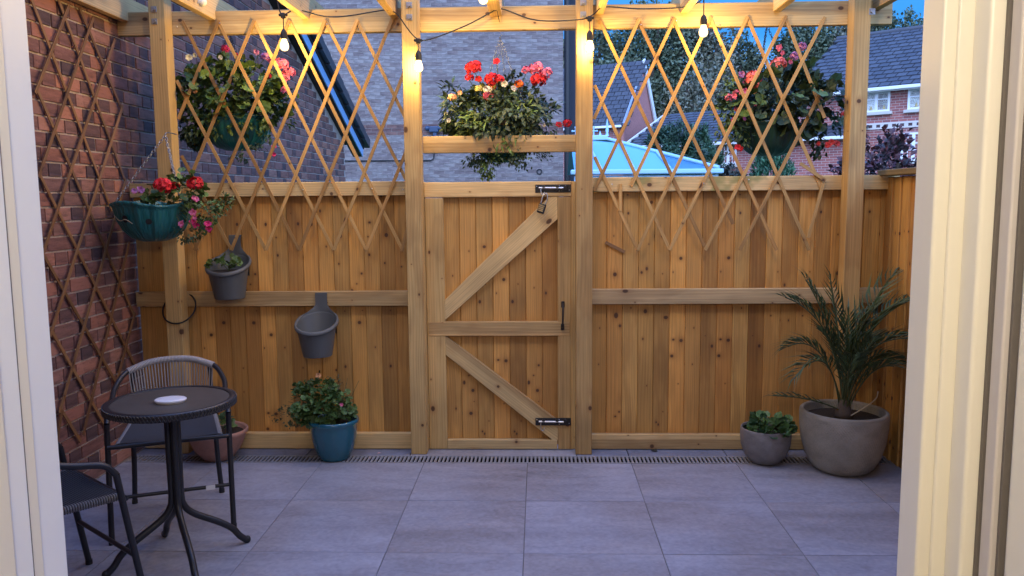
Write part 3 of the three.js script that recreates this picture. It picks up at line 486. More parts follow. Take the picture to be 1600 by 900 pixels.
{
  const g = thing('trellis', 'brown diamond trellis with broken lower laths over the right fence panel', 'trellis', [0, 0, 0], 0, 'diamond trellises');
  for (const l of RB) lathXY(g, ...l, -0.2418, M.lath); for (const l of RF) lathXY(g, ...l, -0.2358, M.lath);
  lathXY(g, 1.581, 1.711, 1.73, 1.611, -0.2298, M.lath);
  for (const [x, y] of [[0.50, 1.6], [1.03, 1.6], [1.29, 1.62], [1.71, 1.615], [0.66, 2.5], [1.1, 2.49], [0.86, 2.52]]) nail(g, x, y, -0.2318);
  part('lath', lathGeo(0.16), M.lath, g, [0.55, 1.523, -0.238]);
  const b = part('lath', lathGeo(0.13), M.lathDark, g, [0.525, 1.23, -0.28]); b.rotation.z = 1.1;
}
{
  const g = thing('trellis', 'dark brown diamond trellis fixed to the brick wall on the left', 'trellis', [0, 0, 0], 0, 'diamond trellises');
  const WF = [[0.271, 2.541, 0.613, 2.049], [0.044, 2.528, 0.637, 1.646], [-0.175, 2.457, 0.659, 1.258], [-0.214, 2.082, 0.641, 0.861], [-0.198, 1.654, 0.609, 0.464], [-0.19, 1.285, 0.418, 0.289], [-0.205, 0.86, 0.197, 0.277], [0.586, 0.475, 0.685, 0.239]];
  const WB = [[0.583, 2.505, -0.029, 1.47], [0.359, 2.558, -0.2, 1.64], [0.166, 2.552, -0.227, 2.036], [0.586, 2.07, -0.207, 0.836], [0.62, 1.665, -0.191, 0.522], [0.647, 1.285, 0.019, 0.45], [0.626, 0.901, 0.175, 0.252], [0.591, 0.486, 0.435, 0.259]];
  const lz = (l, x) => { const [z0, y0, z1, y1] = l, L = Math.hypot(z1 - z0, y1 - y0), q = lathGeo(L); q.rotateY(Math.PI / 2); part('lath', q, M.lathDark, g, [x, (y0 + y1) / 2, (z0 + z1) / 2]).rotation.x = Math.atan2(z1 - z0, y1 - y0); };
  for (const l of WB) lz(l, GX + 0.014); for (const l of WF) lz(l, GX + 0.02);
}
// ---------- string lights ----------
{
  const g = thing('string_lights', 'black cable of lit warm bulbs strung along the pergola beam', 'string lights');
  const z = -0.105, cab = [[-1.393, 2.70], [-1.381, 2.602], [-1.365, 2.549]].map(p => [...p, z]);
  const run = [[-1.365, 2.549], [-1.335, 2.566], [-1.291, 2.587], [-1.233, 2.575], [-1.118, 2.546], [-0.991, 2.547], [-0.791, 2.575], [-0.747, 2.571], [-0.712, 2.55], [-0.656, 2.472], [-0.621, 2.43], [-0.592, 2.412], [-0.541, 2.411], [-0.433, 2.445], [-0.306, 2.495], [-0.161, 2.566], [-0.118, 2.569], [-0.065, 2.55], [0.035, 2.514], [0.142, 2.502], [0.303, 2.507], [0.353, 2.52], [0.385, 2.537], [0.42, 2.567], [0.47, 2.573], [0.64, 2.56], [0.859, 2.564], [0.957, 2.59], [0.99, 2.63]].map(p => [...p, z]);
  part('cable', merge([tube(cab, 0.0038, 12, 6), tube(run, 0.0038, 220, 6), tube([[0.99, 2.63, z], [1.1, 2.66, 0.2], [1.15, 2.67, 0.75], [0.7, 2.67, 1.9], [-0.1, 2.67, 1.0], [-0.207, 2.66, 0.25], [-0.5, 2.66, 0.5], [-0.8, 2.67, 1.9], [-1.3, 2.67, 0.8], [-1.73, 2.69, 0.1], [-1.55, 2.69, -0.05], [-1.393, 2.7, z]], 0.0038, 160, 6)]), M.rubber, g);
  part('cable_tie', tube([[-0.175, 2.645, -0.1], [-0.162, 2.6, -0.118], [-0.15, 2.54, -0.1325], [-0.148, 2.53, -0.24]], 0.0022, 16, 5), M.rubber, g);
  const glass = std({ color: rgb(0.9, 0.8, 0.55), roughness: 0.2, emissive: rgb(1, 0.74, 0.34), emissiveIntensity: 2.3 });
  const prof = [[0, -0.034], [0.01, -0.0325], [0.018, -0.028], [0.0235, -0.018], [0.0245, -0.006], [0.021, 0.01], [0.0155, 0.023], [0.0135, 0.032]];
  const spent = new THREE.MeshPhysicalMaterial({ color: rgb(0.75, 0.74, 0.68), roughness: 0.15 });
  for (const [x, yc, yb, zz, off] of [[-1.34, 2.546, 2.3846, -0.05], [-0.599, 2.408, 2.268, z], [0.36, 2.515, 2.362, z], [0.977, 2.625, 2.426, -0.05], [-0.207, 2.655, 2.55, 0.25], [-1.73, 2.69, 2.596, 0.1, 1], [-1.3, 2.68, 2.58, 0.8], [-0.1, 2.68, 2.58, 1.0], [1.15, 2.68, 2.58, 0.75]]) {  // last three, overhead and out of view, are added to warm the fence
    const h = part('lamp_holder', merge([lathe([[0.0165, 0], [0.0185, 0.004], [0.0185, 0.03], [0.014, 0.044], [0.007, 0.052], [0.004, 0.056]], 20), rod([0, 0.05, 0], [0, yc - yb - 0.032, 0], 0.0028, 6), at(box(0.026, 0.03, 0.02, 0.006), 0, yc - yb - 0.034, 0), at(box(0.05, 0.014, 0.016, 0.005), 0, yc - yb - 0.03, 0)]), M.rubber, g, [x, yb + 0.03, zz]);
    part('bulb', lathe(prof, 24), off ? spent : glass, h, [0, -0.03, 0], off ? { label: 'unlit clear bulb' } : null); if (off) continue;
    const l = new THREE.PointLight(rgb(1, 0.64, 0.19), zz > 0.5 ? BULB_CD * 1.45 : BULB_CD, 0, 2); l.name = 'bulb_light'; l.position.set(0, -0.032, 0); l.castShadow = true; l.shadow.radius = 1; h.add(l);
  }
}

// ---------- foliage ----------
class Buf {
  constructor() { this.p = []; this.c = []; }
  leaf(tri, m, col) { const v = V(0, 0, 0); for (const q of tri) { v.set(q[0], q[1], q[2]).applyMatrix4(m); this.p.push(v.x, v.y, v.z); this.c.push(...col); } }
  geo() { const g = new THREE.BufferGeometry(); g.setAttribute('position', new THREE.Float32BufferAttribute(this.p, 3)); g.setAttribute('color', new THREE.Float32BufferAttribute(this.c, 3)); g.setAttribute('uv', new THREE.Float32BufferAttribute(new Float32Array(this.p.length / 3 * 2), 2)); g.computeVertexNormals(); return g; }
}
const L = {};   // unit leaves, stalk at the origin, blade along +y, face +z
L.oval = (() => { const a = [0, 0, 0], b = [-0.3, 0.45, 0.1], c = [0, 0.5, 0], d = [0, 1, -0.14], e = [0.3, 0.45, 0.1]; return [a, c, b, b, c, d, a, e, c, e, d, c]; })();
L.slim = (() => { const a = [0, 0, 0], b = [-0.13, 0.4, 0.05], c = [0, 0.5, 0], d = [0, 1, -0.2], e = [0.13, 0.4, 0.05]; return [a, c, b, b, c, d, a, e, c, e, d, c]; })();
L.round = (() => { const n = 11, o = [], P = k => { const a = -Math.PI / 2 + 0.35 + (k / n) * (Math.PI * 2 - 0.7), w = 0.5 * (1 + 0.07 * Math.cos(k * Math.PI)); return [Math.cos(a) * w, 0.45 + Math.sin(a) * w * 0.95, 0.1 + 0.05 * Math.sin(k * 2.3)]; }; for (let k = 0; k < n; k++) o.push([0, 0.32, 0], P(k), P(k + 1)); return o; })();
L.petal = (() => { const a = [0, 0, 0], b = [-0.35, 0.6, 0.12], c = [0, 0.7, 0.02], d = [-0.16, 1, -0.02], e = [0.16, 1, -0.02], f = [0.35, 0.6, 0.12]; return [a, c, b, b, c, d, d, c, e, e, c, f, f, c, a]; })();
function frame(p, dir, face, size, wide = 1) {   // matrix: y along dir, z near face
  const y = dir.clone().normalize(), x = new THREE.Vector3().crossVectors(y, face); if (x.lengthSq() < 1e-6) x.set(1, 0, 0); x.normalize(); const z = new THREE.Vector3().crossVectors(x, y);
  return new THREE.Matrix4().makeBasis(x.multiplyScalar(size * wide), y.multiplyScalar(size), z.multiplyScalar(size)).setPosition(p);
}
const rdir = (r = R) => { let v; do v = V(r() * 2 - 1, r() * 2 - 1, r() * 2 - 1); while (v.lengthSq() > 1 || v.lengthSq() < 0.01); return v.normalize(); };
const vary = (c, a, r = R) => { const t = 1 + rr(-a, a, r), q = rr(-a, a, r) * 0.4; return [c[0] * t * (1 + q), c[1] * t, c[2] * t * (1 - q)]; };
// leaves through a blob: dense towards its skin, in clumps
function blob(buf, n, c, rad, tri, size, pal, o = {}) {
  const clumps = []; for (let k = 0; k < (o.clumps || 24); k++) { const d = rdir(); clumps.push(V(c[0] + d.x * rad[0] * rr(0.45, 0.98), c[1] + d.y * rad[1] * rr(0.45, 0.98), c[2] + d.z * rad[2] * rr(0.45, 0.98))); }
  for (let i = 0; i < n; i++) {
    const q = clumps[Math.floor(R() * clumps.length)], cr = o.cr || 0.3, d = rdir().multiplyScalar(Math.pow(R(), 0.6) * cr), p = V(q.x + d.x * rad[0], q.y + d.y * rad[1], q.z + d.z * rad[2]);
    if (o.keep && !o.keep(p)) continue;
    const out = V((p.x - c[0]) / rad[0], (p.y - c[1]) / rad[1], (p.z - c[2]) / rad[2]).normalize();
    const dir = out.clone().add(rdir().multiplyScalar(0.8)).add(V(0, o.droop || 0, 0)).normalize(), face = out.clone().add(V(0, o.lift ?? 0.6, 0)).add(rdir().multiplyScalar(0.6)).normalize();
    buf.leaf(tri, frame(p, dir, face, rr(size[0], size[1])), vary(pal[Math.floor(R() * pal.length)], 0.3));
  }
}
const triGeo = (tri, col) => { const b = new Buf(); b.leaf(tri, new THREE.Matrix4(), col); return b.geo(); };
const bigLeafGeos = {};
// separate larger leaves
function leaves(parent, n, c, rad, kind, size, pal, o = {}) {
  const gs = bigLeafGeos[kind + pal[0]] ??= [0, 1, 2, 3].map(() => triGeo(L[kind], vary(pal[Math.floor(R() * pal.length)], 0.35)));
  for (let i = 0; i < n; i++) {
    const d = rdir(); if (o.front && d.z < -0.2) d.z *= -1; if (o.upper && d.y < -0.1) d.y *= -0.6;
    const k = rr(0.72, 1.04), p = V(c[0] + d.x * rad[0] * k, c[1] + d.y * rad[1] * k, c[2] + d.z * rad[2] * k), dir = d.clone().add(rdir().multiplyScalar(0.7)).add(V(0, o.droop ?? -0.25, 0)).normalize(), face = d.clone().multiplyScalar(0.6).add(V(0, 0.55, 0.35)).add(rdir().multiplyScalar(0.5)).normalize();
    const m = new THREE.Mesh(gs[Math.floor(R() * gs.length)], M.leaf); m.name = 'leaf'; m.applyMatrix4(frame(p, dir, face, rr(size[0], size[1]))); parent.add(m);
  }
}
const PETALS = { R: [0.62, 0.012, 0.02], O: [0.75, 0.16, 0.015], P: [0.72, 0.16, 0.30], M: [0.62, 0.03, 0.16], S: [0.86, 0.2, 0.2], L: [0.55, 0.22, 0.5], W: [0.78, 0.74, 0.6], Y: [0.72, 0.66, 0.2], A: [0.75, 0.42, 0.22], D: [0.45, 0.06, 0.12], F: [0.65, 0.05, 0.05] };
const headCache = {};
function head(kind, r) {   // a globe of small flowers, or one open flower when tiny
  const k = kind + r; if (headCache[k]) return headCache[k];
  const b = new Buf(), col = PETALS[kind];
  if (r > 0.02) { const n = Math.round(34 + r * 1000); for (let i = 0; i < n; i++) { const d = rdir(); if (d.y < -0.6) continue; const jr = r * rr(0.72, 1.08), q = V(d.x * jr, d.y * jr * 0.8, d.z * jr); for (let t = 0; t < 4; t++) { const a = t * 1.571 + R() * 1.2, u = rdir(), tang = new THREE.Vector3().crossVectors(d, u).normalize().applyAxisAngle(d, a); b.leaf(L.petal, frame(q, tang.addScaledVector(d, 0.35), d, r * rr(0.34, 0.5), 1.5), vary(col, 0.22)); } } }
  else for (let i = 0; i < 14; i++) { const a = i * 2.4; b.leaf(L.petal, frame(V(0, 0, 0), V(Math.cos(a), Math.sin(a), rr(0, 0.8)), V(0, 0.3, 1), r * rr(0.9, 1.25), 1.1), vary(col, 0.2)); }
  return headCache[k] = b.geo();
}
function blossoms(parent, list, o) {
  for (const [x, y, z, k] of list) { const r = +k[1] * 0.0047, m = part('blossom', head(k[0], r), M.petal, parent, [x - o[0], y - o[1], z - o[2] + rr(-0.03, 0.03)]); m.rotation.set(rr(-0.3, 0.4), rr(-0.5, 0.5), rr(-0.3, 0.3)); }
}
function stalks(list, o, root) { return merge(list.filter(l => +l[3][1] > 3).map(([x, y, z]) => { const a = V(root[0] + rr(-0.08, 0.08), root[1], root[2] + rr(-0.05, 0.05)), b = V(x - o[0], y - o[1] - 0.015, z - o[2]); return tube([a, a.clone().lerp(b, 0.5).add(V(0, 0.03, 0)), b], 0.002, 8, 5); })); }
function bowlGeo(r, h, ribs, seed) {   // thin plastic bowl, pleated panels, rolled rim
  const q = rng(seed), g = lathe([[0.001, -h], [r * 0.3, -h * 0.99], [r * 0.56, -h * 0.9], [r * 0.78, -h * 0.68], [r * 0.92, -h * 0.4], [r * 0.985, -h * 0.12], [r * 1.0, -0.01], [r * 1.05, -0.004], [r * 1.055, 0.008], [r * 0.99, 0.01], [r * 0.96, -h * 0.12], [r * 0.89, -h * 0.4], [r * 0.74, -h * 0.68], [r * 0.5, -h * 0.86], [0.001, -h * 0.93]], 120);
  const P = g.attributes.position; for (let i = 0; i < P.count; i++) { const x = P.getX(i), z = P.getZ(i), y = P.getY(i), a = Math.atan2(z, x), f = ((a / (2 * Math.PI) * ribs) % 1 + 1) % 1, k = 1 - 0.055 * Math.exp(-Math.pow((f - 0.5) * 9, 2)) + 0.018 * Math.sin(f * Math.PI * 2); P.setXYZ(i, x * k, y + 0.012 * Math.sin(a * 3 + seed) * (1 + y / h), z * k); }
  g.computeVertexNormals(); return g;
}
const crinkle = tex(256, 256, 3, 1, (u, v) => { const g = fbm(u * 18, v * 6, 18, 6, 71, 4); return [g, g, g]; }, false);
const teal = std({ color: rgb(0.012, 0.125, 0.13), roughness: 0.3, bumpMap: crinkle, bumpScale: 0.012 }), darkGreen = std({ color: rgb(0.012, 0.05, 0.04), roughness: 0.36, bumpMap: crinkle, bumpScale: 0.012 });
const PAL = { ger: [[0.075, 0.14, 0.03], [0.055, 0.11, 0.03], [0.10, 0.17, 0.035], [0.045, 0.085, 0.03]], dark: [[0.028, 0.055, 0.026], [0.04, 0.075, 0.03], [0.022, 0.045, 0.026]], blue: [[0.05, 0.085, 0.05], [0.035, 0.07, 0.045]], lime: [[0.16, 0.24, 0.05], [0.12, 0.2, 0.04]], mixd: [[0.065, 0.105, 0.035], [0.045, 0.08, 0.035], [0.09, 0.125, 0.05], [0.035, 0.06, 0.035]] };
function hangChains(parent, hook, r, n = 3, a0 = 0.5, m = M.zinc) {
  const l = []; for (let k = 0; k < n; k++) { const a = a0 + k * Math.PI * 2 / n; l.push(...chain([Math.cos(a) * r, 0.005, Math.sin(a) * r], hook, 0.02, 0.0015)); }
  part('chain', merge(l), m, parent);
  part('hook', tube([[hook[0], hook[1] - 0.005, hook[2]], [hook[0] + 0.012, hook[1] + 0.012, hook[2]], [hook[0], hook[1] + 0.03, hook[2]], [hook[0] - 0.008, hook[1] + 0.045, hook[2]]], 0.0028, 16, 6), m, parent);
}
const BC = [[-0.305, 2.284, -0.3, 'R9'], [-0.332, 2.233, -0.3, 'R5'], [-0.279, 2.225, -0.3, 'R4'], [-0.2, 2.217, -0.3, 'R8'], [-0.201, 2.177, -0.3, 'O5'], [-0.152, 2.216, -0.3, 'R5'], [-0.169, 2.315, -0.3, 'R4'], [0.077, 2.213, -0.3, 'R9'], [0.062, 2.276, -0.3, 'P8'], [0.126, 2.246, -0.3, 'P6'], [0.002, 2.266, -0.3, 'P5'], [-0.276, 2.167, -0.3, 'Y5'], [-0.126, 2.19, -0.3, 'W4'], [-0.073, 2.164, -0.3, 'W4'], [-0.039, 2.186, -0.3, 'O5'], [-0.22, 2.122, -0.3, 'D6'], [-0.224, 2.155, -0.3, 'W5'], [-0.431, 2.113, -0.3, 'A5'], [-0.389, 2.142, -0.3, 'A3'], [-0.12, 1.958, -0.3, 'A6'], [-0.014, 1.986, -0.3, 'P3'], [0.192, 1.954, -0.3, 'R4'], [0.241, 1.958, -0.3, 'R5'], [-0.471, 2.025, -0.3, 'W3'], [-0.456, 1.984, -0.3, 'W3'], [0.106, 1.952, -0.3, 'W2']];
const BU = [[-1.454, 2.329, -0.35, 'P8'], [-1.417, 2.284, -0.35, 'P7'], [-1.434, 2.247, -0.35, 'P5'], [-1.433, 2.176, -0.35, 'P5'], [-1.796, 2.427, -0.35, 'M5'], [-1.593, 2.398, -0.35, 'L4'], [-1.556, 2.375, -0.35, 'L5'], [-1.534, 2.357, -0.35, 'P3'], [-2.008, 2.374, -0.35, 'W4'], [-1.98, 2.389, -0.35, 'W3'], [-1.549, 2.267, -0.35, 'R4'], [-1.714, 2.378, -0.35, 'R3'], [-1.818, 2.372, -0.35, 'W3'], [-1.513, 1.845, -0.35, 'M3'], [-1.523, 1.799, -0.35, 'M3'], [-1.768, 2.218, -0.35, 'A3'], [-1.761, 2.195, -0.35, 'A3'], [-1.984, 2.176, -0.35, 'A3']];
const BR = [[1.475, 2.287, -0.35, 'S9'], [1.336, 2.215, -0.35, 'S9'], [1.352, 2.164, -0.35, 'S5'], [1.476, 2.381, -0.35, 'P4'], [1.495, 2.355, -0.35, 'P3'], [1.612, 2.39, -0.35, 'L5'], [1.566, 2.333, -0.35, 'L5'], [1.548, 2.304, -0.35, 'P3'], [1.261, 2.235, -0.35, 'L4'], [1.292, 2.19, -0.35, 'P4'], [1.241, 2.128, -0.35, 'P5'], [1.197, 2.103, -0.35, 'P5'], [1.223, 2.11, -0.35, 'P4'], [1.278, 2.135, -0.35, 'P4'], [1.347, 2.057, -0.35, 'P4'], [1.342, 2.135, -0.35, 'A3'], [1.236, 2.036, -0.35, 'P3'], [1.282, 1.98, -0.35, 'P3'], [1.211, 1.97, -0.35, 'P3'], [1.311, 2.006, -0.35, 'P3'], [1.332, 1.943, -0.35, 'A3'], [1.776, 1.819, -0.35, 'F4'], [1.801, 1.837, -0.35, 'F4'], [1.831, 1.829, -0.35, 'F4'], [1.72, 1.831, -0.35, 'F3'], [1.862, 1.992, -0.35, 'F4'], [1.249, 1.813, -0.35, 'R4'], [1.271, 1.802, -0.35, 'R3'], [1.452, 2.056, -0.35, 'W2']];
const BL = [[-1.938, 1.608, 0.2, 'R9'], [-1.907, 1.601, 0.2, 'R6'], [-1.784, 1.617, 0.2, 'R8'], [-2.076, 1.589, 0.2, 'L4'], [-2.101, 1.582, 0.2, 'L3'], [-1.795, 1.542, 0.2, 'P3'], [-1.764, 1.535, 0.2, 'P3'], [-1.862, 1.401, 0.2, 'P4'], [-1.809, 1.411, 0.2, 'M4'], [-1.796, 1.39, 0.2, 'M4'], [-1.725, 1.4, 0.2, 'M4'], [-1.72, 1.372, 0.2, 'M4'], [-1.785, 1.466, 0.2, 'P4'], [-1.79, 1.435, 0.2, 'P3']];
{
  const o = [-0.145, 1.93, -0.46], g = thing('hanging_basket', 'large hanging basket of red, pink and yellow flowers in the opening above the gate', 'hanging basket', o, 0, 'flowering hanging baskets');
  part('bowl', bowlGeo(0.19, 0.19, 12, 3), teal, g); part('soil', new THREE.CircleGeometry(0.18, 32).rotateX(-Math.PI / 2), M.soil, g, [0, -0.03, 0]);
  hangChains(g, [-0.01, 0.56, 0], 0.19, 4, 0.3);
  const b = new Buf(); blob(b, 3400, [0, 0.07, 0.02], [0.345, 0.2, 0.25], L.oval, [0.026, 0.05], PAL.mixd, { clumps: 80, cr: 0.26, droop: -0.35 });
  blob(b, 1000, [0, 0.0, 0.06], [0.34, 0.1, 0.2], L.oval, [0.02, 0.042], PAL.mixd, { clumps: 40, cr: 0.25, droop: -0.6 }); blob(b, 420, [0, -0.15, 0.15], [0.2, 0.09, 0.07], L.oval, [0.016, 0.03], PAL.mixd, { clumps: 20, cr: 0.35, droop: -0.9 });
  blob(b, 700, [-0.02, 0.04, 0.14], [0.27, 0.2, 0.14], L.slim, [0.03, 0.06], PAL.lime, { clumps: 22, cr: 0.3, droop: -0.2 });
  blob(b, 380, [-0.12, -0.17, 0.1], [0.13, 0.1, 0.12], L.oval, [0.016, 0.03], PAL.ger, { clumps: 14, cr: 0.4, droop: -0.9 }); blob(b, 130, [-0.095, -0.235, 0.12], [0.05, 0.07, 0.05], L.oval, [0.016, 0.03], PAL.lime, { clumps: 8, cr: 0.4, droop: -0.9 }); blob(b, 300, [0.14, -0.15, 0.1], [0.14, 0.08, 0.1], L.oval, [0.014, 0.026], PAL.ger, { clumps: 12, cr: 0.4, droop: -0.9 });
  blob(b, 260, [-0.29, 0.12, 0.06], [0.09, 0.16, 0.09], L.slim, [0.05, 0.09], PAL.dark, { clumps: 10, cr: 0.45, droop: -0.6 }); blob(b, 200, [0.03, 0.22, 0], [0.14, 0.1, 0.1], L.oval, [0.03, 0.05], PAL.dark, { clumps: 10, cr: 0.5 });
  part('foliage', b.geo(), M.leaf, g, null, { kind: 'stuff' });
  leaves(g, 110, [0, 0.06, 0.02], [0.34, 0.2, 0.26], 'oval', [0.035, 0.054], PAL.mixd, { front: 1, droop: -0.6 });
  part('stem', stalks(BC, o, [0, 0.02, 0]), M.stem, g); blossoms(g, BC, o);
}
{
  const o = [-1.80, 2.02, -0.5], g = thing('hanging_basket', 'hanging basket with teal bowl and pale pink flowers behind the left trellis', 'hanging basket', o, 0, 'flowering hanging baskets');
  part('bowl', bowlGeo(0.215, 0.19, 12, 5), teal, g); part('soil', new THREE.CircleGeometry(0.2, 32).rotateX(-Math.PI / 2), M.soil, g, [0, -0.03, 0]);
  hangChains(g, [-0.02, 0.54, 0], 0.21, 3, 0.9, M.black);
  const b = new Buf(); blob(b, 1300, [-0.01, 0.14, 0.03], [0.345, 0.21, 0.25], L.round, [0.026, 0.05], PAL.ger, { clumps: 60, cr: 0.27 }); blob(b, 360, [-0.02, -0.02, 0.16], [0.26, 0.09, 0.08], L.oval, [0.025, 0.045], PAL.ger, { clumps: 24, cr: 0.35, droop: -0.7 }); blob(b, 300, [-0.05, 0.12, 0.05], [0.3, 0.2, 0.2], L.slim, [0.03, 0.06], PAL.lime, { clumps: 24, cr: 0.3 });
  blob(b, 240, [-0.22, -0.06, 0.04], [0.1, 0.12, 0.15], L.oval, [0.03, 0.05], PAL.dark, { clumps: 12, cr: 0.4, droop: -0.8 }); blob(b, 260, [0.25, -0.04, 0.05], [0.09, 0.16, 0.14], L.oval, [0.025, 0.045], PAL.ger, { clumps: 12, cr: 0.4, droop: -0.8 }); blob(b, 120, [0.1, -0.2, 0.12], [0.12, 0.08, 0.08], L.oval, [0.015, 0.03], PAL.dark, { clumps: 8, cr: 0.4, droop: -1 });
  part('foliage', b.geo(), M.leaf, g, null, { kind: 'stuff' });
  leaves(g, 130, [0, 0.14, 0.02], [0.33, 0.22, 0.26], 'round', [0.045, 0.078], PAL.ger, { front: 1 });
  part('stem', stalks(BU, o, [0, 0.02, 0]), M.stem, g); blossoms(g, BU, o);
}
{
  const o = [1.475, 1.945, -0.5], g = thing('hanging_basket', 'hanging basket with dark bowl and coral flowers behind the right trellis', 'hanging basket', o, 0, 'flowering hanging baskets');
  part('bowl', bowlGeo(0.205, 0.18, 12, 8), darkGreen, g); part('soil', new THREE.CircleGeometry(0.19, 32).rotateX(-Math.PI / 2), M.soil, g, [0, -0.03, 0]);
  hangChains(g, [-0.03, 0.6, 0], 0.2, 3, 0.2, M.black);
  const b = new Buf(); blob(b, 700, [0.08, 0.14, 0.02], [0.32, 0.19, 0.24], L.round, [0.035, 0.06], PAL.dark, { clumps: 30, cr: 0.33 }); blob(b, 480, [-0.24, 0.08, 0.06], [0.12, 0.2, 0.16], L.oval, [0.02, 0.038], PAL.ger, { clumps: 22, cr: 0.4, droop: -0.5 });
  blob(b, 200, [0.31, -0.02, 0.06], [0.1, 0.14, 0.12], L.oval, [0.03, 0.05], PAL.dark, { clumps: 12, cr: 0.45, droop: -0.9 }); blob(b, 160, [-0.2, -0.06, 0.1], [0.1, 0.1, 0.1], L.oval, [0.02, 0.035], PAL.dark, { clumps: 10, cr: 0.4, droop: -0.9 });
  part('foliage', b.geo(), M.leaf, g, null, { kind: 'stuff' });
  leaves(g, 95, [0.1, 0.13, 0.02], [0.35, 0.2, 0.26], 'round', [0.06, 0.105], PAL.ger.slice(1).concat(PAL.dark), { front: 1 });
  part('stem', stalks(BR, o, [0, 0.02, 0]), M.stem, g); blossoms(g, BR, o);
}
{
  const o = [-2.07, 1.507, 0.085], g = thing('hanging_basket', 'sparse teal hanging basket with red geraniums on the left pergola post', 'hanging basket', o, 0, 'flowering hanging baskets');
  part('bowl', bowlGeo(0.205, 0.205, 13, 2), teal, g); part('soil', new THREE.CircleGeometry(0.19, 32).rotateX(-Math.PI / 2), M.soil, g, [0, -0.03, 0]);
  for (const [a, y, s] of [[1.9, -0.075, 0.02], [1.25, -0.09, 0.016]]) part('planting_hole', new THREE.CircleGeometry(s, 16), M.dark, g, [Math.cos(a) * 0.2, y, Math.sin(a) * 0.2]).lookAt(V(o[0] + Math.cos(a) * 3, o[1] + y - 0.6, o[2] + Math.sin(a) * 3));
  const hk = [0.055, 0.385, -0.08]; const l = []; for (const a of [2.9, 0.35, -1.2]) l.push(...chain([Math.cos(a) * 0.2, 0.005, Math.sin(a) * 0.2], hk, 0.022, 0.0019)); part('chain', merge(l), M.zinc, g);
  part('bracket', tube([[0.05, 0.40, -0.236], [0.052, 0.402, -0.16], [0.055, 0.4, -0.1], [0.057, 0.392, -0.076], [0.055, 0.38, -0.08]], 0.0035, 24, 8), M.zinc, g);
  const b = new Buf(); blob(b, 60, [-0.02, 0.03, 0.0], [0.15, 0.04, 0.12], L.round, [0.03, 0.05], PAL.ger, { clumps: 8 }); blob(b, 90, [0.2, 0.07, 0.02], [0.1, 0.09, 0.08], L.round, [0.025, 0.045], PAL.ger, { clumps: 10, cr: 0.5 }); blob(b, 300, [0.3, -0.05, 0.05], [0.13, 0.09, 0.08], L.oval, [0.018, 0.032], PAL.ger, { clumps: 18, cr: 0.4, droop: -0.4 }); blob(b, 120, [0.23, -0.14, 0.08], [0.1, 0.07, 0.06], L.oval, [0.014, 0.026], PAL.mixd, { clumps: 12, cr: 0.35, droop: -0.9 }); blob(b, 90, [0.39, 0.0, 0.03], [0.06, 0.05, 0.05], L.oval, [0.02, 0.03], PAL.ger, { clumps: 8, cr: 0.5 });
  part('foliage', b.geo(), M.leaf, g, null, { kind: 'stuff' });
  leaves(g, 14, [0.14, 0.06, 0.03], [0.16, 0.06, 0.1], 'round', [0.05, 0.07], PAL.ger, { front: 1 });
  part('dry_root', tube([[-0.15, -0.055, 0.14], [-0.1, -0.085, 0.178], [-0.06, -0.078, 0.196], [-0.02, -0.1, 0.2]], 0.0022, 16, 5), std({ color: rgb(0.35, 0.3, 0.2), roughness: 0.9 }), g);
  part('stem', merge([stalks(BL, o, [0.06, 0, 0.02]), tube([[0.1, 0.0, 0.05], [0.22, 0.02, 0.1], [0.34, -0.03, 0.08], [0.42, 0.02, 0.05]], 0.0028, 20, 5), tube([[0.12, 0.0, 0.05], [0.24, -0.04, 0.12], [0.27, -0.14, 0.12]], 0.0025, 16, 5)]), M.stem, g); blossoms(g, BL, o);
}

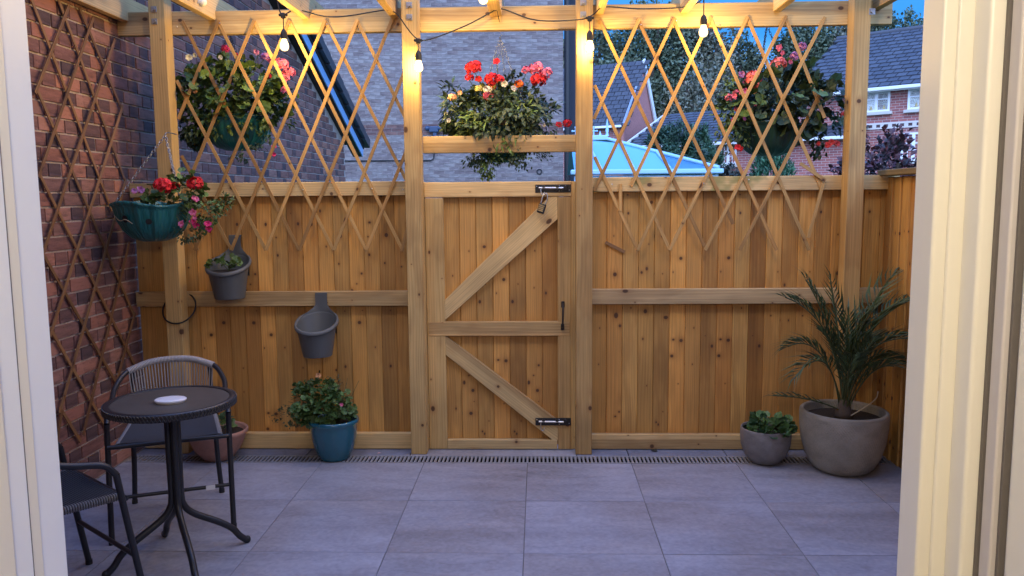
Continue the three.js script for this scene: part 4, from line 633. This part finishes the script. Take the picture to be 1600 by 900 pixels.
// ---------- pots ----------
const potGrey = std({ map: T.conc, color: rgb(0.205, 0.2, 0.2), roughness: 0.55 });
function wallPot(label, p, ry, planted) {   // round pot with a broad hook tongue
  const g = thing('wall_pot', label, 'wall pot', p, 0, 'grey plastic wall pots'), pl = std({ color: rgb(0.092, 0.1, 0.1), roughness: 0.5 });
  const slant = q => { const P = q.attributes.position; for (let i = 0; i < P.count; i++) P.setY(i, P.getY(i) - P.getZ(i) * 0.4 * sst(P.getY(i), -0.2, 0.0)); q.computeVertexNormals(); return q; };
  const pot = part('pot', lathe([[0.001, -0.2], [0.082, -0.2], [0.086, -0.196], [0.117, -0.012], [0.128, -0.01], [0.131, 0.0], [0.128, 0.012], [0.118, 0.012], [0.112, 0], [0.082, -0.185], [0.001, -0.185]], 56), pl, g); slant(pot.geometry);
  const tw = y => y < 0.02 ? 0.113 : y < 0.1 ? 0.113 + (0.037 - 0.113) * sst(y, 0.015, 0.1) : 0.036, sheet = (dz, flip) => { const nx = 18, ny = 26, p = [], uv = [], ix = []; for (let j = 0; j <= ny; j++) for (let i = 0; i <= nx; i++) { const y = -0.07 + 0.236 * j / ny, x = tw(y) * (i / nx * 2 - 1), k = sst(y, 0.05, 0.11), arc = -Math.sqrt(Math.max(0, 0.0133 - x * x)); p.push(x, y, arc * (1 - k) - 0.116 * k + dz); uv.push(i / nx, j / ny); } for (let j = 0; j < ny; j++) for (let i = 0; i < nx; i++) { const a = j * (nx + 1) + i, b = a + 1, c = a + nx + 1, d = c + 1; flip ? ix.push(a, c, b, b, c, d) : ix.push(a, b, c, b, d, c); } const q = new THREE.BufferGeometry(); q.setAttribute('position', new THREE.Float32BufferAttribute(p, 3)); q.setAttribute('uv', new THREE.Float32BufferAttribute(uv, 2)); q.setIndex(ix); q.computeVertexNormals(); return q; };
  const t = merge([sheet(0, false), sheet(-0.005, true)]);
  part('hook_tongue', t, pl, g); part('hook_lip', box(0.072, 0.008, 0.04, 0.003), pl, g, [0, 0.1655, -0.137]);
  if (planted) { part('soil', new THREE.CircleGeometry(0.108, 32).rotateX(-Math.PI / 2), M.soil, g, [0, -0.035, 0]); leaves(g, 26, [-0.01, -0.01, 0.02], [0.085, 0.06, 0.06], 'round', [0.03, 0.055], PAL.ger, { upper: 1, droop: 0.2 }); part('stem', merge([0, 1, 2, 3, 4].map(k => tube([[0, -0.035, 0], [Math.cos(k * 1.3) * 0.03, 0, 0.01], [Math.cos(k * 1.3) * 0.06, 0.02, Math.sin(k * 1.3) * 0.04 + 0.02]], 0.002, 8, 5))), M.stem, g); }
  return g;
}
wallPot('grey plastic wall pot with a small green plant, hung high on the left fence', [-1.757, 1.148, -0.155], 0, true);
wallPot('empty grey plastic wall pot hooked over the middle rail of the left fence', [-1.235, 0.805, -0.118], 0, false).scale.set(0.98, 0.98, 0.98);
{
  const g = thing('potted_plant', 'glossy teal ceramic pot with a bushy small leaved plant by the left fence', 'potted plant', [-1.145, 0, -0.085]);
  part('pot', lathe([[0.001, 0], [0.082, 0], [0.09, 0.006], [0.112, 0.06], [0.13, 0.13], [0.137, 0.18], [0.136, 0.205], [0.146, 0.215], [0.149, 0.228], [0.146, 0.24], [0.136, 0.242], [0.126, 0.225], [0.12, 0.1], [0.001, 0.08]], 64), new THREE.MeshPhysicalMaterial({ color: rgb(0.004, 0.10, 0.15), roughness: 0.22, clearcoat: 0.8, clearcoatRoughness: 0.1 }), g);
  part('soil', new THREE.CircleGeometry(0.128, 32).rotateX(-Math.PI / 2), M.soil, g, [0, 0.205, 0]);
  const b = new Buf(); blob(b, 1300, [-0.07, 0.32, 0.01], [0.21, 0.15, 0.14], L.round, [0.018, 0.034], [[0.06, 0.125, 0.03], [0.045, 0.095, 0.025], [0.08, 0.15, 0.035]], { clumps: 40, cr: 0.26, droop: -0.2 });
  blob(b, 160, [-0.25, 0.26, 0.02], [0.12, 0.07, 0.08], L.oval, [0.012, 0.024], [[0.055, 0.085, 0.03], [0.06, 0.075, 0.03]], { clumps: 18, cr: 0.3 }); blob(b, 130, [-0.06, 0.45, 0], [0.16, 0.06, 0.09], L.oval, [0.01, 0.02], [[0.06, 0.085, 0.035], [0.05, 0.07, 0.03]], { clumps: 18, cr: 0.3 });
  part('foliage', b.geo(), M.leaf, g, null, { kind: 'stuff' });
  leaves(g, 60, [-0.06, 0.31, 0.03], [0.17, 0.13, 0.12], 'round', [0.03, 0.044], [[0.07, 0.14, 0.034], [0.05, 0.105, 0.026]], { front: 1, upper: 1 });
  const st = []; for (let k = 0; k < 26; k++) { const a = rr(0.9, 3.4), e = rr(0.16, 0.3); st.push(tube([[0, 0.2, 0], [Math.cos(a) * e * 0.4, 0.3, rr(-0.06, 0.06)], [Math.cos(a) * e - 0.03, 0.28 + Math.sin(a) * rr(0.1, 0.24), rr(-0.1, 0.1)]], 0.0013, 10, 4)); } part('stem', merge(st), M.stem, g);
  part('blossom', head('A', 0.0156), M.petal, g, [-0.075, 0.505, 0.02]); part('blossom', head('P', 0.0104), M.petal, g, [0.075, 0.35, 0.1]);
}
{
  const g = thing('potted_plant', 'terracotta bowl with low plants in the corner behind the woven chair', 'potted plant', [-1.84, 0, -0.07]);
  part('bowl', lathe([[0.001, 0], [0.07, 0], [0.085, 0.008], [0.135, 0.07], [0.162, 0.14], [0.176, 0.158], [0.178, 0.175], [0.17, 0.182], [0.158, 0.172], [0.12, 0.08], [0.001, 0.06]], 56), std({ map: T.speck, color: rgb(0.44, 0.235, 0.165), roughness: 0.85 }), g);
  part('soil', new THREE.CircleGeometry(0.152, 32).rotateX(-Math.PI / 2), M.soil, g, [0, 0.155, 0]);
  leaves(g, 60, [-0.02, 0.19, 0.02], [0.13, 0.07, 0.1], 'oval', [0.03, 0.07], PAL.ger, { upper: 1, droop: 0.3 });
  part('stem', merge([0, 1, 2, 3, 4, 5].map(k => tube([[k * 0.03 - 0.06, 0.15, 0.02], [k * 0.035 - 0.08, 0.22, 0.03], [k * 0.04 - 0.09, 0.27 + (k % 3) * 0.02, 0.05]], 0.002, 10, 5))), std({ color: rgb(0.2, 0.15, 0.08), roughness: 0.9 }), g);
}
const stonePot = std({ map: T.conc, color: rgb(0.29, 0.278, 0.235), roughness: 0.8, bumpMap: T.weave, bumpScale: 0.002 });
{
  const g = thing('potted_plant', 'small round stone grey pot with lobed green leaves beside the palm pot', 'potted plant', [1.372, 0, -0.035]);
  part('pot', lathe([[0.001, 0], [0.065, 0], [0.085, 0.008], [0.118, 0.05], [0.137, 0.105], [0.142, 0.16], [0.14, 0.2], [0.137, 0.206], [0.13, 0.204], [0.127, 0.18], [0.12, 0.1], [0.001, 0.08]], 64), potGrey, g);
  part('soil', new THREE.CircleGeometry(0.125, 32).rotateX(-Math.PI / 2), M.soil, g, [0, 0.18, 0]);
  leaves(g, 120, [0.02, 0.195, 0.01], [0.125, 0.065, 0.11], 'round', [0.035, 0.062], [[0.055, 0.13, 0.04], [0.075, 0.15, 0.05], [0.04, 0.1, 0.035]], { upper: 1, droop: 0.1 });
  part('stem', merge([0, 1, 2, 3, 4, 5, 6, 7].map(k => tube([[0, 0.17, 0], [Math.cos(k) * 0.05, 0.22, Math.sin(k) * 0.04], [Math.cos(k) * 0.09, 0.24, Math.sin(k) * 0.08]], 0.0022, 8, 5))), M.stem, g);
}
{
  const g = thing('potted_palm', 'date palm in a large ribbed stone coloured pot in the right corner', 'potted palm', [1.765, 0, 0.085]);
  part('pot', lathe([[0.001, 0], [0.12, 0], [0.142, 0.006], [0.168, 0.03], [0.2, 0.09], [0.222, 0.17], [0.232, 0.25], [0.234, 0.315], [0.232, 0.335], [0.226, 0.342], [0.213, 0.342], [0.207, 0.332], [0.206, 0.25], [0.19, 0.15], [0.001, 0.1]], 80), stonePot, g);
  part('soil', new THREE.CircleGeometry(0.205, 40).rotateX(-Math.PI / 2), M.soil, g, [0, 0.295, 0]);
  part('trunk', lathe([[0.001, 0.29], [0.05, 0.29], [0.045, 0.33], [0.03, 0.37], [0.018, 0.4], [0.001, 0.41]], 14), M.bark, g);
  const pal = [[0.042, 0.075, 0.028], [0.055, 0.092, 0.032], [0.034, 0.06, 0.024]];
  const frond = (tip, arch, n, lf, bend = 0) => {
    const a = V(rr(-0.02, 0.02), 0.33, rr(-0.02, 0.02)), e = V(tip[0] - 1.765, tip[1], tip[2] - 0.085), c = a.clone().lerp(e, 0.42).add(V(bend, arch, 0)), cv = new THREE.QuadraticBezierCurve3(a, c, e);
    const b = new Buf(), up = V(0, 1, 0);
    for (let i = 0; i < n; i++) {
      const t = 0.3 + 0.7 * (i + 0.3) / n, p = cv.getPoint(t), tg = cv.getTangent(t), side = new THREE.Vector3().crossVectors(tg, up); if (side.lengthSq() < 1e-4) side.set(1, 0, 0); side.normalize(); const nr = new THREE.Vector3().crossVectors(side, tg).normalize(), len = lf * (0.55 + 0.75 * Math.sin(Math.PI * Math.min(1, (t - 0.2) * 1.15))) * rr(0.85, 1.15);
      for (const s of [-1, 1]) { const d = side.clone().multiplyScalar(s * 0.72).addScaledVector(tg, 0.75 + t * 0.5).addScaledVector(nr, 0.3).add(rdir().multiplyScalar(0.12)); b.leaf(L.slim, frame(p, d, nr, len * 0.9, 0.29), vary(pal[i % 3], 0.25)); }
    }
    b.leaf(L.slim, frame(cv.getPoint(0.98), cv.getTangent(1), up, lf * 0.8, 0.4), pal[0]);
    const st = clean(new THREE.TubeGeometry(cv, 18, 0.0042, 6)); tint(st, [0.05, 0.07, 0.025]);
    part('frond', merge([st, b.geo()]), M.leaf, g);
  };
  for (const f of [[[1.43, 0.97, 0.06], 0.27, 16, 0.17, 0.08], [[1.56, 1.06, 0.0], 0.16, 16, 0.17, 0.04], [[1.66, 1.06, 0.1], 0.1, 16, 0.16], [[1.45, 0.56, 0.22], 0.36, 15, 0.15, 0.04], [[1.36, 0.43, 0.12], 0.05, 9, 0.1], [[1.47, 0.68, 0.0], 0.32, 15, 0.16, 0.02], [[2.08, 0.95, 0.1], 0.24, 16, 0.19, -0.1], [[2.06, 1.08, -0.05], 0.12, 16, 0.18, -0.12], [[2.08, 0.76, 0.2], 0.28, 16, 0.18, -0.1], [[2.07, 0.6, 0.1], 0.3, 15, 0.16, -0.04], [[1.88, 0.92, 0.14], 0.14, 16, 0.16, -0.05], [[1.83, 0.76, 0.28], 0.14, 16, 0.15], [[1.8, 0.86, 0.0], 0.06, 16, 0.15], [[1.92, 0.72, -0.05], 0.16, 16, 0.16], [[1.72, 0.68, 0.3], 0.14, 15, 0.14], [[1.96, 0.62, 0.24], 0.18, 15, 0.15], [[1.86, 0.62, 0.22], 0.1, 15, 0.13], [[1.77, 0.7, 0.1], 0.05, 15, 0.13], [[1.62, 0.78, 0.12], 0.2, 15, 0.15]]) frond(...f);
  for (const q of [[[0.02, 0.32, 0.05], [0.09, 0.37, 0.06], [0.16, 0.41, 0.03], [0.175, 0.45, 0.02]], [[0.03, 0.305, 0.1], [0.12, 0.31, 0.1], [0.19, 0.3, 0.04]]]) part('dry_stalk', tube(q, 0.0035, 14, 6), std({ color: rgb(0.4, 0.33, 0.22), roughness: 0.9 }), g);
}
// black hoop round the left post
part('hose_hoop', tube(Array.from({ length: 14 }, (_, k) => { const a = k / 14 * Math.PI * 2; return [Math.cos(a) * 0.098, Math.sin(a) * 0.085, Math.sin(a) * -0.058]; }), 0.0048, 80, 8, true), M.rubber, scene, [-2.085, 0.886, -0.1975]);
tag(scene.children[scene.children.length - 1], 'thin black hoop hanging round the left pergola post', 'hoop');

// ---------- bistro set ----------
const cord = std({ color: rgb(0.34, 0.325, 0.31), roughness: 0.7 }), cordDark = std({ color: rgb(0.05, 0.05, 0.055), roughness: 0.9 });
function makeChair(label, p, turn) {   // local: sitter faces +z
  const g = thing('woven_chair', label, 'chair', p, turn, 'woven bistro chairs'), r = 0.0125;
  const back = [[-0.25, 0.6, 0.02], [-0.245, 0.64, -0.1], [-0.2, 0.69, -0.21], [-0.1, 0.718, -0.265], [0, 0.724, -0.28], [0.1, 0.718, -0.265], [0.2, 0.69, -0.21], [0.245, 0.64, -0.1], [0.25, 0.6, 0.02]];
  part('arm_rail', tube([[-0.258, 0.53, 0.17], [-0.257, 0.575, 0.125], ...back, [0.257, 0.575, 0.125], [0.258, 0.53, 0.17]], r, 90, 10), M.frameMetal, g);
  for (const s of [-1, 1]) {
    const l = part('leg', tube([[s * 0.258, 0.53, 0.17], [s * 0.258, 0.3, 0.205], [s * 0.258, 0.012, 0.25]], r, 20, 10), M.frameMetal, g); part('foot', new THREE.CylinderGeometry(0.014, 0.014, 0.02, 12), M.rubber, l, [s * 0.258, 0.01, 0.25]);
    const b = part('leg', tube([[s * 0.19, 0.43, -0.2], [s * 0.197, 0.2, -0.222], [s * 0.208, 0.012, -0.25]], r, 20, 10), M.frameMetal, g); part('foot', new THREE.CylinderGeometry(0.014, 0.014, 0.02, 12), M.rubber, b, [s * 0.208, 0.01, -0.25]);
    part('back_upright', tube([[s * 0.19, 0.43, -0.2], [s * 0.185, 0.55, -0.22], [s * 0.178, 0.695, -0.225]], 0.009, 16, 8), M.frameMetal, g);
  }
  part('crossbar', rod([-0.255, 0.2, 0.22], [0.255, 0.2, 0.22], 0.009), M.frameMetal, g);
  part('seat_frame', merge([tube([[-0.215, 0.43, 0.2], [-0.19, 0.43, -0.2]], 0.011, 4, 8), tube([[0.215, 0.43, 0.2], [0.19, 0.43, -0.2]], 0.011, 4, 8), rod([-0.258, 0.43, 0.2], [0.258, 0.43, 0.2], 0.011), rod([-0.19, 0.43, -0.2], [0.19, 0.43, -0.2], 0.011)]), M.frameMetal, g);
  const st = [], wr = []; for (let k = 0; k < 44; k++) { const z = 0.19 - k * 0.0088, w = 0.215 - (0.2 - z) / 0.4 * 0.025; st.push(tube([[-w, 0.442, z], [0, 0.436, z], [w, 0.442, z]], 0.0034, 4, 5)); for (const s of [-1, 1]) { const t = new THREE.TorusGeometry(0.0135, 0.0032, 5, 10); t.translate(s * w, 0.43, z); wr.push(t); } }
  part('seat', merge(st), cordDark, g, null, { kind: 'stuff' }); part('seat_binding', merge(wr), std({ color: rgb(0.19, 0.185, 0.18), roughness: 0.75 }), g, null, { kind: 'stuff' });
  const lower = new THREE.CatmullRomCurve3([[-0.186, 0.52, -0.215], [-0.1, 0.52, -0.262], [0, 0.52, -0.275], [0.1, 0.52, -0.262], [0.186, 0.52, -0.215]].map(q => V(...q)));
  part('lower_rail', new THREE.TubeGeometry(lower, 24, 0.009, 8), M.frameMetal, g);
  const top = new THREE.CatmullRomCurve3(back.slice(2, 7).map(q => V(...q))), sp = [], bw = [];
  for (let k = 0; k < 30; k++) { const t = (k + 0.5) / 30, a = top.getPointAt(t), b = lower.getPointAt(t); for (const d of [-0.011, 0.011]) sp.push(rod([a.x, a.y, a.z + d], [b.x, b.y, b.z + d * 0.8], 0.0032, 5)); }
  for (let k = 0; k < 64; k++) { const t = (k + 0.5) / 64, a = top.getPointAt(t), tg = top.getTangentAt(t), q = new THREE.TorusGeometry(0.0145, 0.0036, 5, 10); q.applyQuaternion(new THREE.Quaternion().setFromUnitVectors(V(0, 0, 1), tg)); bw.push(q.translate(a.x, a.y, a.z)); }
  part('backrest', merge(sp), cord, g, null, { kind: 'stuff' }); part('back_binding', merge(bw), cord, g, null, { kind: 'stuff' });
  return g;
}
const ch = makeChair('grey cord woven metal chair behind the round table, back to the fence', [-1.70, 0, 0.79], 0.384);
part('care_tag', box(0.04, 0.022, 0.003, 0.001), std({ color: rgb(0.7, 0.7, 0.7), roughness: 0.8 }), ch, [0.165, 0.2, 0.231]);
makeChair('grey cord woven metal chair cut off by the left door frame', [-1.795, 0, 1.665], 2.473);
{
  const g = thing('bistro_table', 'round dark bistro table with woven rim and four splayed legs', 'table', [-1.472, 0, 1.262]); g.rotation.y = 0.15; g.scale.set(0.9, 1, 0.9);
  part('tabletop', lathe([[0.001, 0.672], [0.262, 0.672], [0.262, 0.695], [0.255, 0.7], [0.001, 0.7]], 72), new THREE.MeshPhysicalMaterial({ color: rgb(0.075, 0.068, 0.058), roughness: 0.4, map: T.speck }), g);
  part('rim', lathe([[0.262, 0.671], [0.282, 0.671], [0.287, 0.676], [0.287, 0.694], [0.28, 0.703], [0.262, 0.703], [0.258, 0.7], [0.26, 0.675], [0.262, 0.671]], 90), M.frameMetal, g);
  const w = []; for (let k = 0; k < 110; k++) for (const s of [-1, 1]) { const a = k / 110 * Math.PI * 2, b = a + s * 0.055, y0 = 0.674, y1 = 0.699; w.push(rod([Math.cos(a) * 0.288, y0, Math.sin(a) * 0.288], [Math.cos(b) * 0.288, y1, Math.sin(b) * 0.288], 0.0032, 5)); }
  part('rim_weave', merge(w), std({ color: rgb(0.03, 0.028, 0.028), roughness: 0.35 }), g, null, { kind: 'stuff' });
  part('hub', new THREE.CylinderGeometry(0.09, 0.06, 0.02, 24), M.frameMetal, g, [0, 0.662, 0]);
  for (let k = 0; k < 4; k++) {
    const a = 1.075 + k * Math.PI / 2, c = Math.cos(a), s = Math.sin(a), q = (rad, y) => [c * rad, y, s * rad];
    const l = part('leg', tube([q(0.021, 0.655), q(0.021, 0.45), q(0.021, 0.29), q(0.032, 0.235), q(0.075, 0.19), q(0.19, 0.125), q(0.252, 0.08), q(0.282, 0.042), q(0.318, 0.012)], 0.0155, 56, 10), M.frameMetal, g);
    part('foot', new THREE.SphereGeometry(0.017, 12, 8), M.rubber, l, q(0.319, 0.016));
  }
}
{
  const g = thing('dish', 'flat white oval dish lying on the round table', 'dish', [-1.455, 0.7035, 1.30]); g.scale.set(1.12, 1, 0.9); g.rotation.y = 0.2;
  part('plate', lathe([[0.001, 0], [0.05, 0], [0.056, 0.004], [0.056, 0.01], [0.052, 0.013], [0.03, 0.0135], [0.001, 0.0135]], 40), new THREE.MeshPhysicalMaterial({ color: rgb(0.75, 0.75, 0.76), roughness: 0.25 }), g);
  part('foot_ring', lathe([[0.046, -0.0035], [0.05, -0.0035], [0.05, 0.0005], [0.046, 0.0005]], 40), std({ color: rgb(0.5, 0.46, 0.4), roughness: 0.5 }), g);
}

for (const [n, l, x, y, z, a, c] of [['fallen_leaf', 'dark curled leaf lying on the slate strip right of the gate', 0.78, 0.004, -0.2, 0.7, [0.03, 0.035, 0.025]], ['fallen_petal', 'tiny pale pink petal lying on the slate strip left of the gate', -0.885, 0.004, -0.17, 2, [0.6, 0.35, 0.35]]]) {
  const m = new THREE.Mesh(triGeo(n === 'fallen_leaf' ? L.oval : L.petal, c), M.leaf); m.name = n; m.position.set(x, y, z); m.rotation.set(-1.45, 0, a); m.scale.setScalar(n === 'fallen_leaf' ? 0.06 : 0.022); tag(m, l, n === 'fallen_leaf' ? 'leaf' : 'petal');
}
// ---------- trees and shrubs beyond the fence ----------
function tree(name, label, x, z, h, rx, ry, n, pal, cat = 'tree', leafS = [0.15, 0.29], group) {
  const g = thing(name, label, cat, [x, 0, z], 0, group), tr = [], crownY = h - ry;
  tr.push(new THREE.CylinderGeometry(0.1 * rx * 0.35, 0.26 * rx * 0.35, crownY, 8).translate(0, crownY / 2, 0));
  for (let k = 0; k < 9; k++) { const d = rdir(); d.y = Math.abs(d.y) * 0.8 + 0.1; const a = V(0, crownY * rr(0.55, 1), 0), e = V(d.x * rx * 0.8, crownY + d.y * ry * 0.85, d.z * rx * 0.8); tr.push(tube([a, a.clone().lerp(e, 0.5).add(V(0, 0.2, 0)), e], 0.03 * rx, 8, 5)); }
  part('trunk', merge(tr), M.bark, g);
  const b = new Buf(); blob(b, Math.round(n * 3.8), [0, crownY, 0], [rx, ry, rx * 0.8], L.oval, leafS, pal, { clumps: Math.round(70 + rx * 40), cr: 0.2, lift: 0.5 });
  part('crown', b.geo(), M.leaf, g); return g;
}
const TP = [[[0.105, 0.13, 0.07], [0.13, 0.15, 0.085], [0.08, 0.105, 0.06]], [[0.17, 0.175, 0.115], [0.14, 0.15, 0.095], [0.2, 0.19, 0.135]], [[0.09, 0.125, 0.07], [0.11, 0.14, 0.08]]];
const TL = ['dense dark tree behind the steep roofed house, partly behind the right gate post', 'pale grey green thin tree rising between the two right trellis middles', 'mid green tree beside the sky gap under the right end of the beam', 'tall green tree behind the coral flowered basket'];
[[3.2, -44, 12.4, 2.6, 4.6, 4200, 0], [6.4, -41, 12.8, 2.8, 4.8, 4600, 2], [9.2, -43, 12.9, 2.7, 5.2, 4400, 1], [12.2, -45, 10.9, 2.6, 4.2, 3900, 0], [15.0, -42, 11.9, 2.1, 4.2, 3300, 2], [17.8, -44, 11.8, 2.5, 4.0, 3300, 1], [20.4, -46, 13.0, 1.9, 3.2, 1700, 0], [23.0, -47, 12.6, 1.6, 2.8, 1100, 2]].forEach(([x, z, h, rx, ry, n, p], i) =>
  tree('leafy_tree', ['dark leafy tree just right of the gate post, above the steep roofed house', 'tall green tree under the beam, second tree right of the gate post', 'pale twiggy tree above the round green bush, third from the gate post', 'dark lower tree left of the blue sky gap behind the right trellis', 'slim green tree between the two sky gaps behind the right trellis', 'thin loose tree behind the coral flowered basket with sky showing through', 'small tree top peeping over the red brick house roof ridge near the beam end', 'smallest sparse tree top over the roof ridge beside the right door frame'][i], x, z, h, rx, ry, n, TP[p]));
for (const [x, z, h, rx, i] of [[4.8, -38, 8.6, 2.6, 0], [8.2, -37, 8.2, 2.6, 1], [11.6, -38, 7.6, 2.5, 2], [15, -38, 7.8, 2.4, 3], [1.6, -39, 8.4, 2.2, 4]]) tree('understorey_tree', ['low broad tree directly behind the steep roofed house gable', 'low broad tree with pale twigs above the low tiled roof', 'low broad dark tree left of the coral flowered basket', 'low broad tree hidden behind the coral flowered basket', 'low broad tree at the left end of the tree belt, beside the gate post'][i], x, z, h, rx, 3.4, 2600, TP[i % 2]);
function bush(name, label, cat, p, rad, n, tri, size, pal, o = {}) {
  const g = thing(name, label, cat, p), b = new Buf(); blob(b, n, [0, o.cy || rad[1], 0], rad, tri, size, pal, { clumps: o.clumps || 40, cr: o.cr || 0.28, lift: o.lift, droop: o.droop });
  part('foliage', b.geo(), M.leaf, g); part('stem', merge([0, 1, 2, 3].map(k => tube([[0, 0, 0], [Math.cos(k * 1.6) * rad[0] * 0.2, (o.cy || rad[1]) * 0.6, Math.sin(k * 1.6) * rad[2] * 0.2], [Math.cos(k * 1.6) * rad[0] * 0.5, (o.cy || rad[1]) * 1.15, Math.sin(k * 1.6) * rad[2] * 0.5]], 0.02, 8, 5))), M.bark, g); return g;
}
bush('laurel_bush', 'round dark green bush behind the pale conservatory roof', 'bush', [2.83, 0, -12], [0.66, 0.8, 0.6], 9000, L.slim, [0.09, 0.17], [[0.03, 0.075, 0.04], [0.04, 0.095, 0.05], [0.025, 0.06, 0.035]], { clumps: 130, cr: 0.18, cy: 2.22 });
bush('laurel_bush', 'smaller light green bush beside the round dark bush, nearer the brick window', 'bush', [3.45, 0, -12.3], [0.42, 0.8, 0.45], 4500, L.slim, [0.08, 0.15], [[0.04, 0.1, 0.05], [0.05, 0.115, 0.055]], { clumps: 90, cr: 0.2, cy: 2.1 });
bush('conifer', 'dense dome of dark green conifer under the right hanging basket', 'conifer', [4.22, 0, -10], [0.52, 1.27, 0.5], 12000, L.slim, [0.06, 0.12], [[0.03, 0.11, 0.05], [0.042, 0.135, 0.06], [0.022, 0.08, 0.04]], { clumps: 420, cr: 0.12, droop: 0.9 });
bush('dark_shrub', 'small dark shrub by the conservatory gutter end', 'shrub', [3.24, 0, -9], [0.26, 0.3, 0.2], 900, L.oval, [0.05, 0.1], [[0.035, 0.045, 0.04], [0.05, 0.06, 0.05]], { clumps: 30, cy: 1.72 });
bush('purple_shrub', 'purple red leaved shrub over the fence between right post and door frame', 'shrub', [3.05, 0, -2.5], [0.55, 0.53, 0.42], 2600, L.oval, [0.045, 0.085], [[0.085, 0.03, 0.04], [0.06, 0.03, 0.04], [0.11, 0.035, 0.04], [0.05, 0.045, 0.055]], { clumps: 80, cr: 0.2, cy: 1.55 });

scene.traverse(o => { if (o.isMesh) { o.castShadow = true; o.receiveShadow = true; } });
renderer.render(scene, camera);
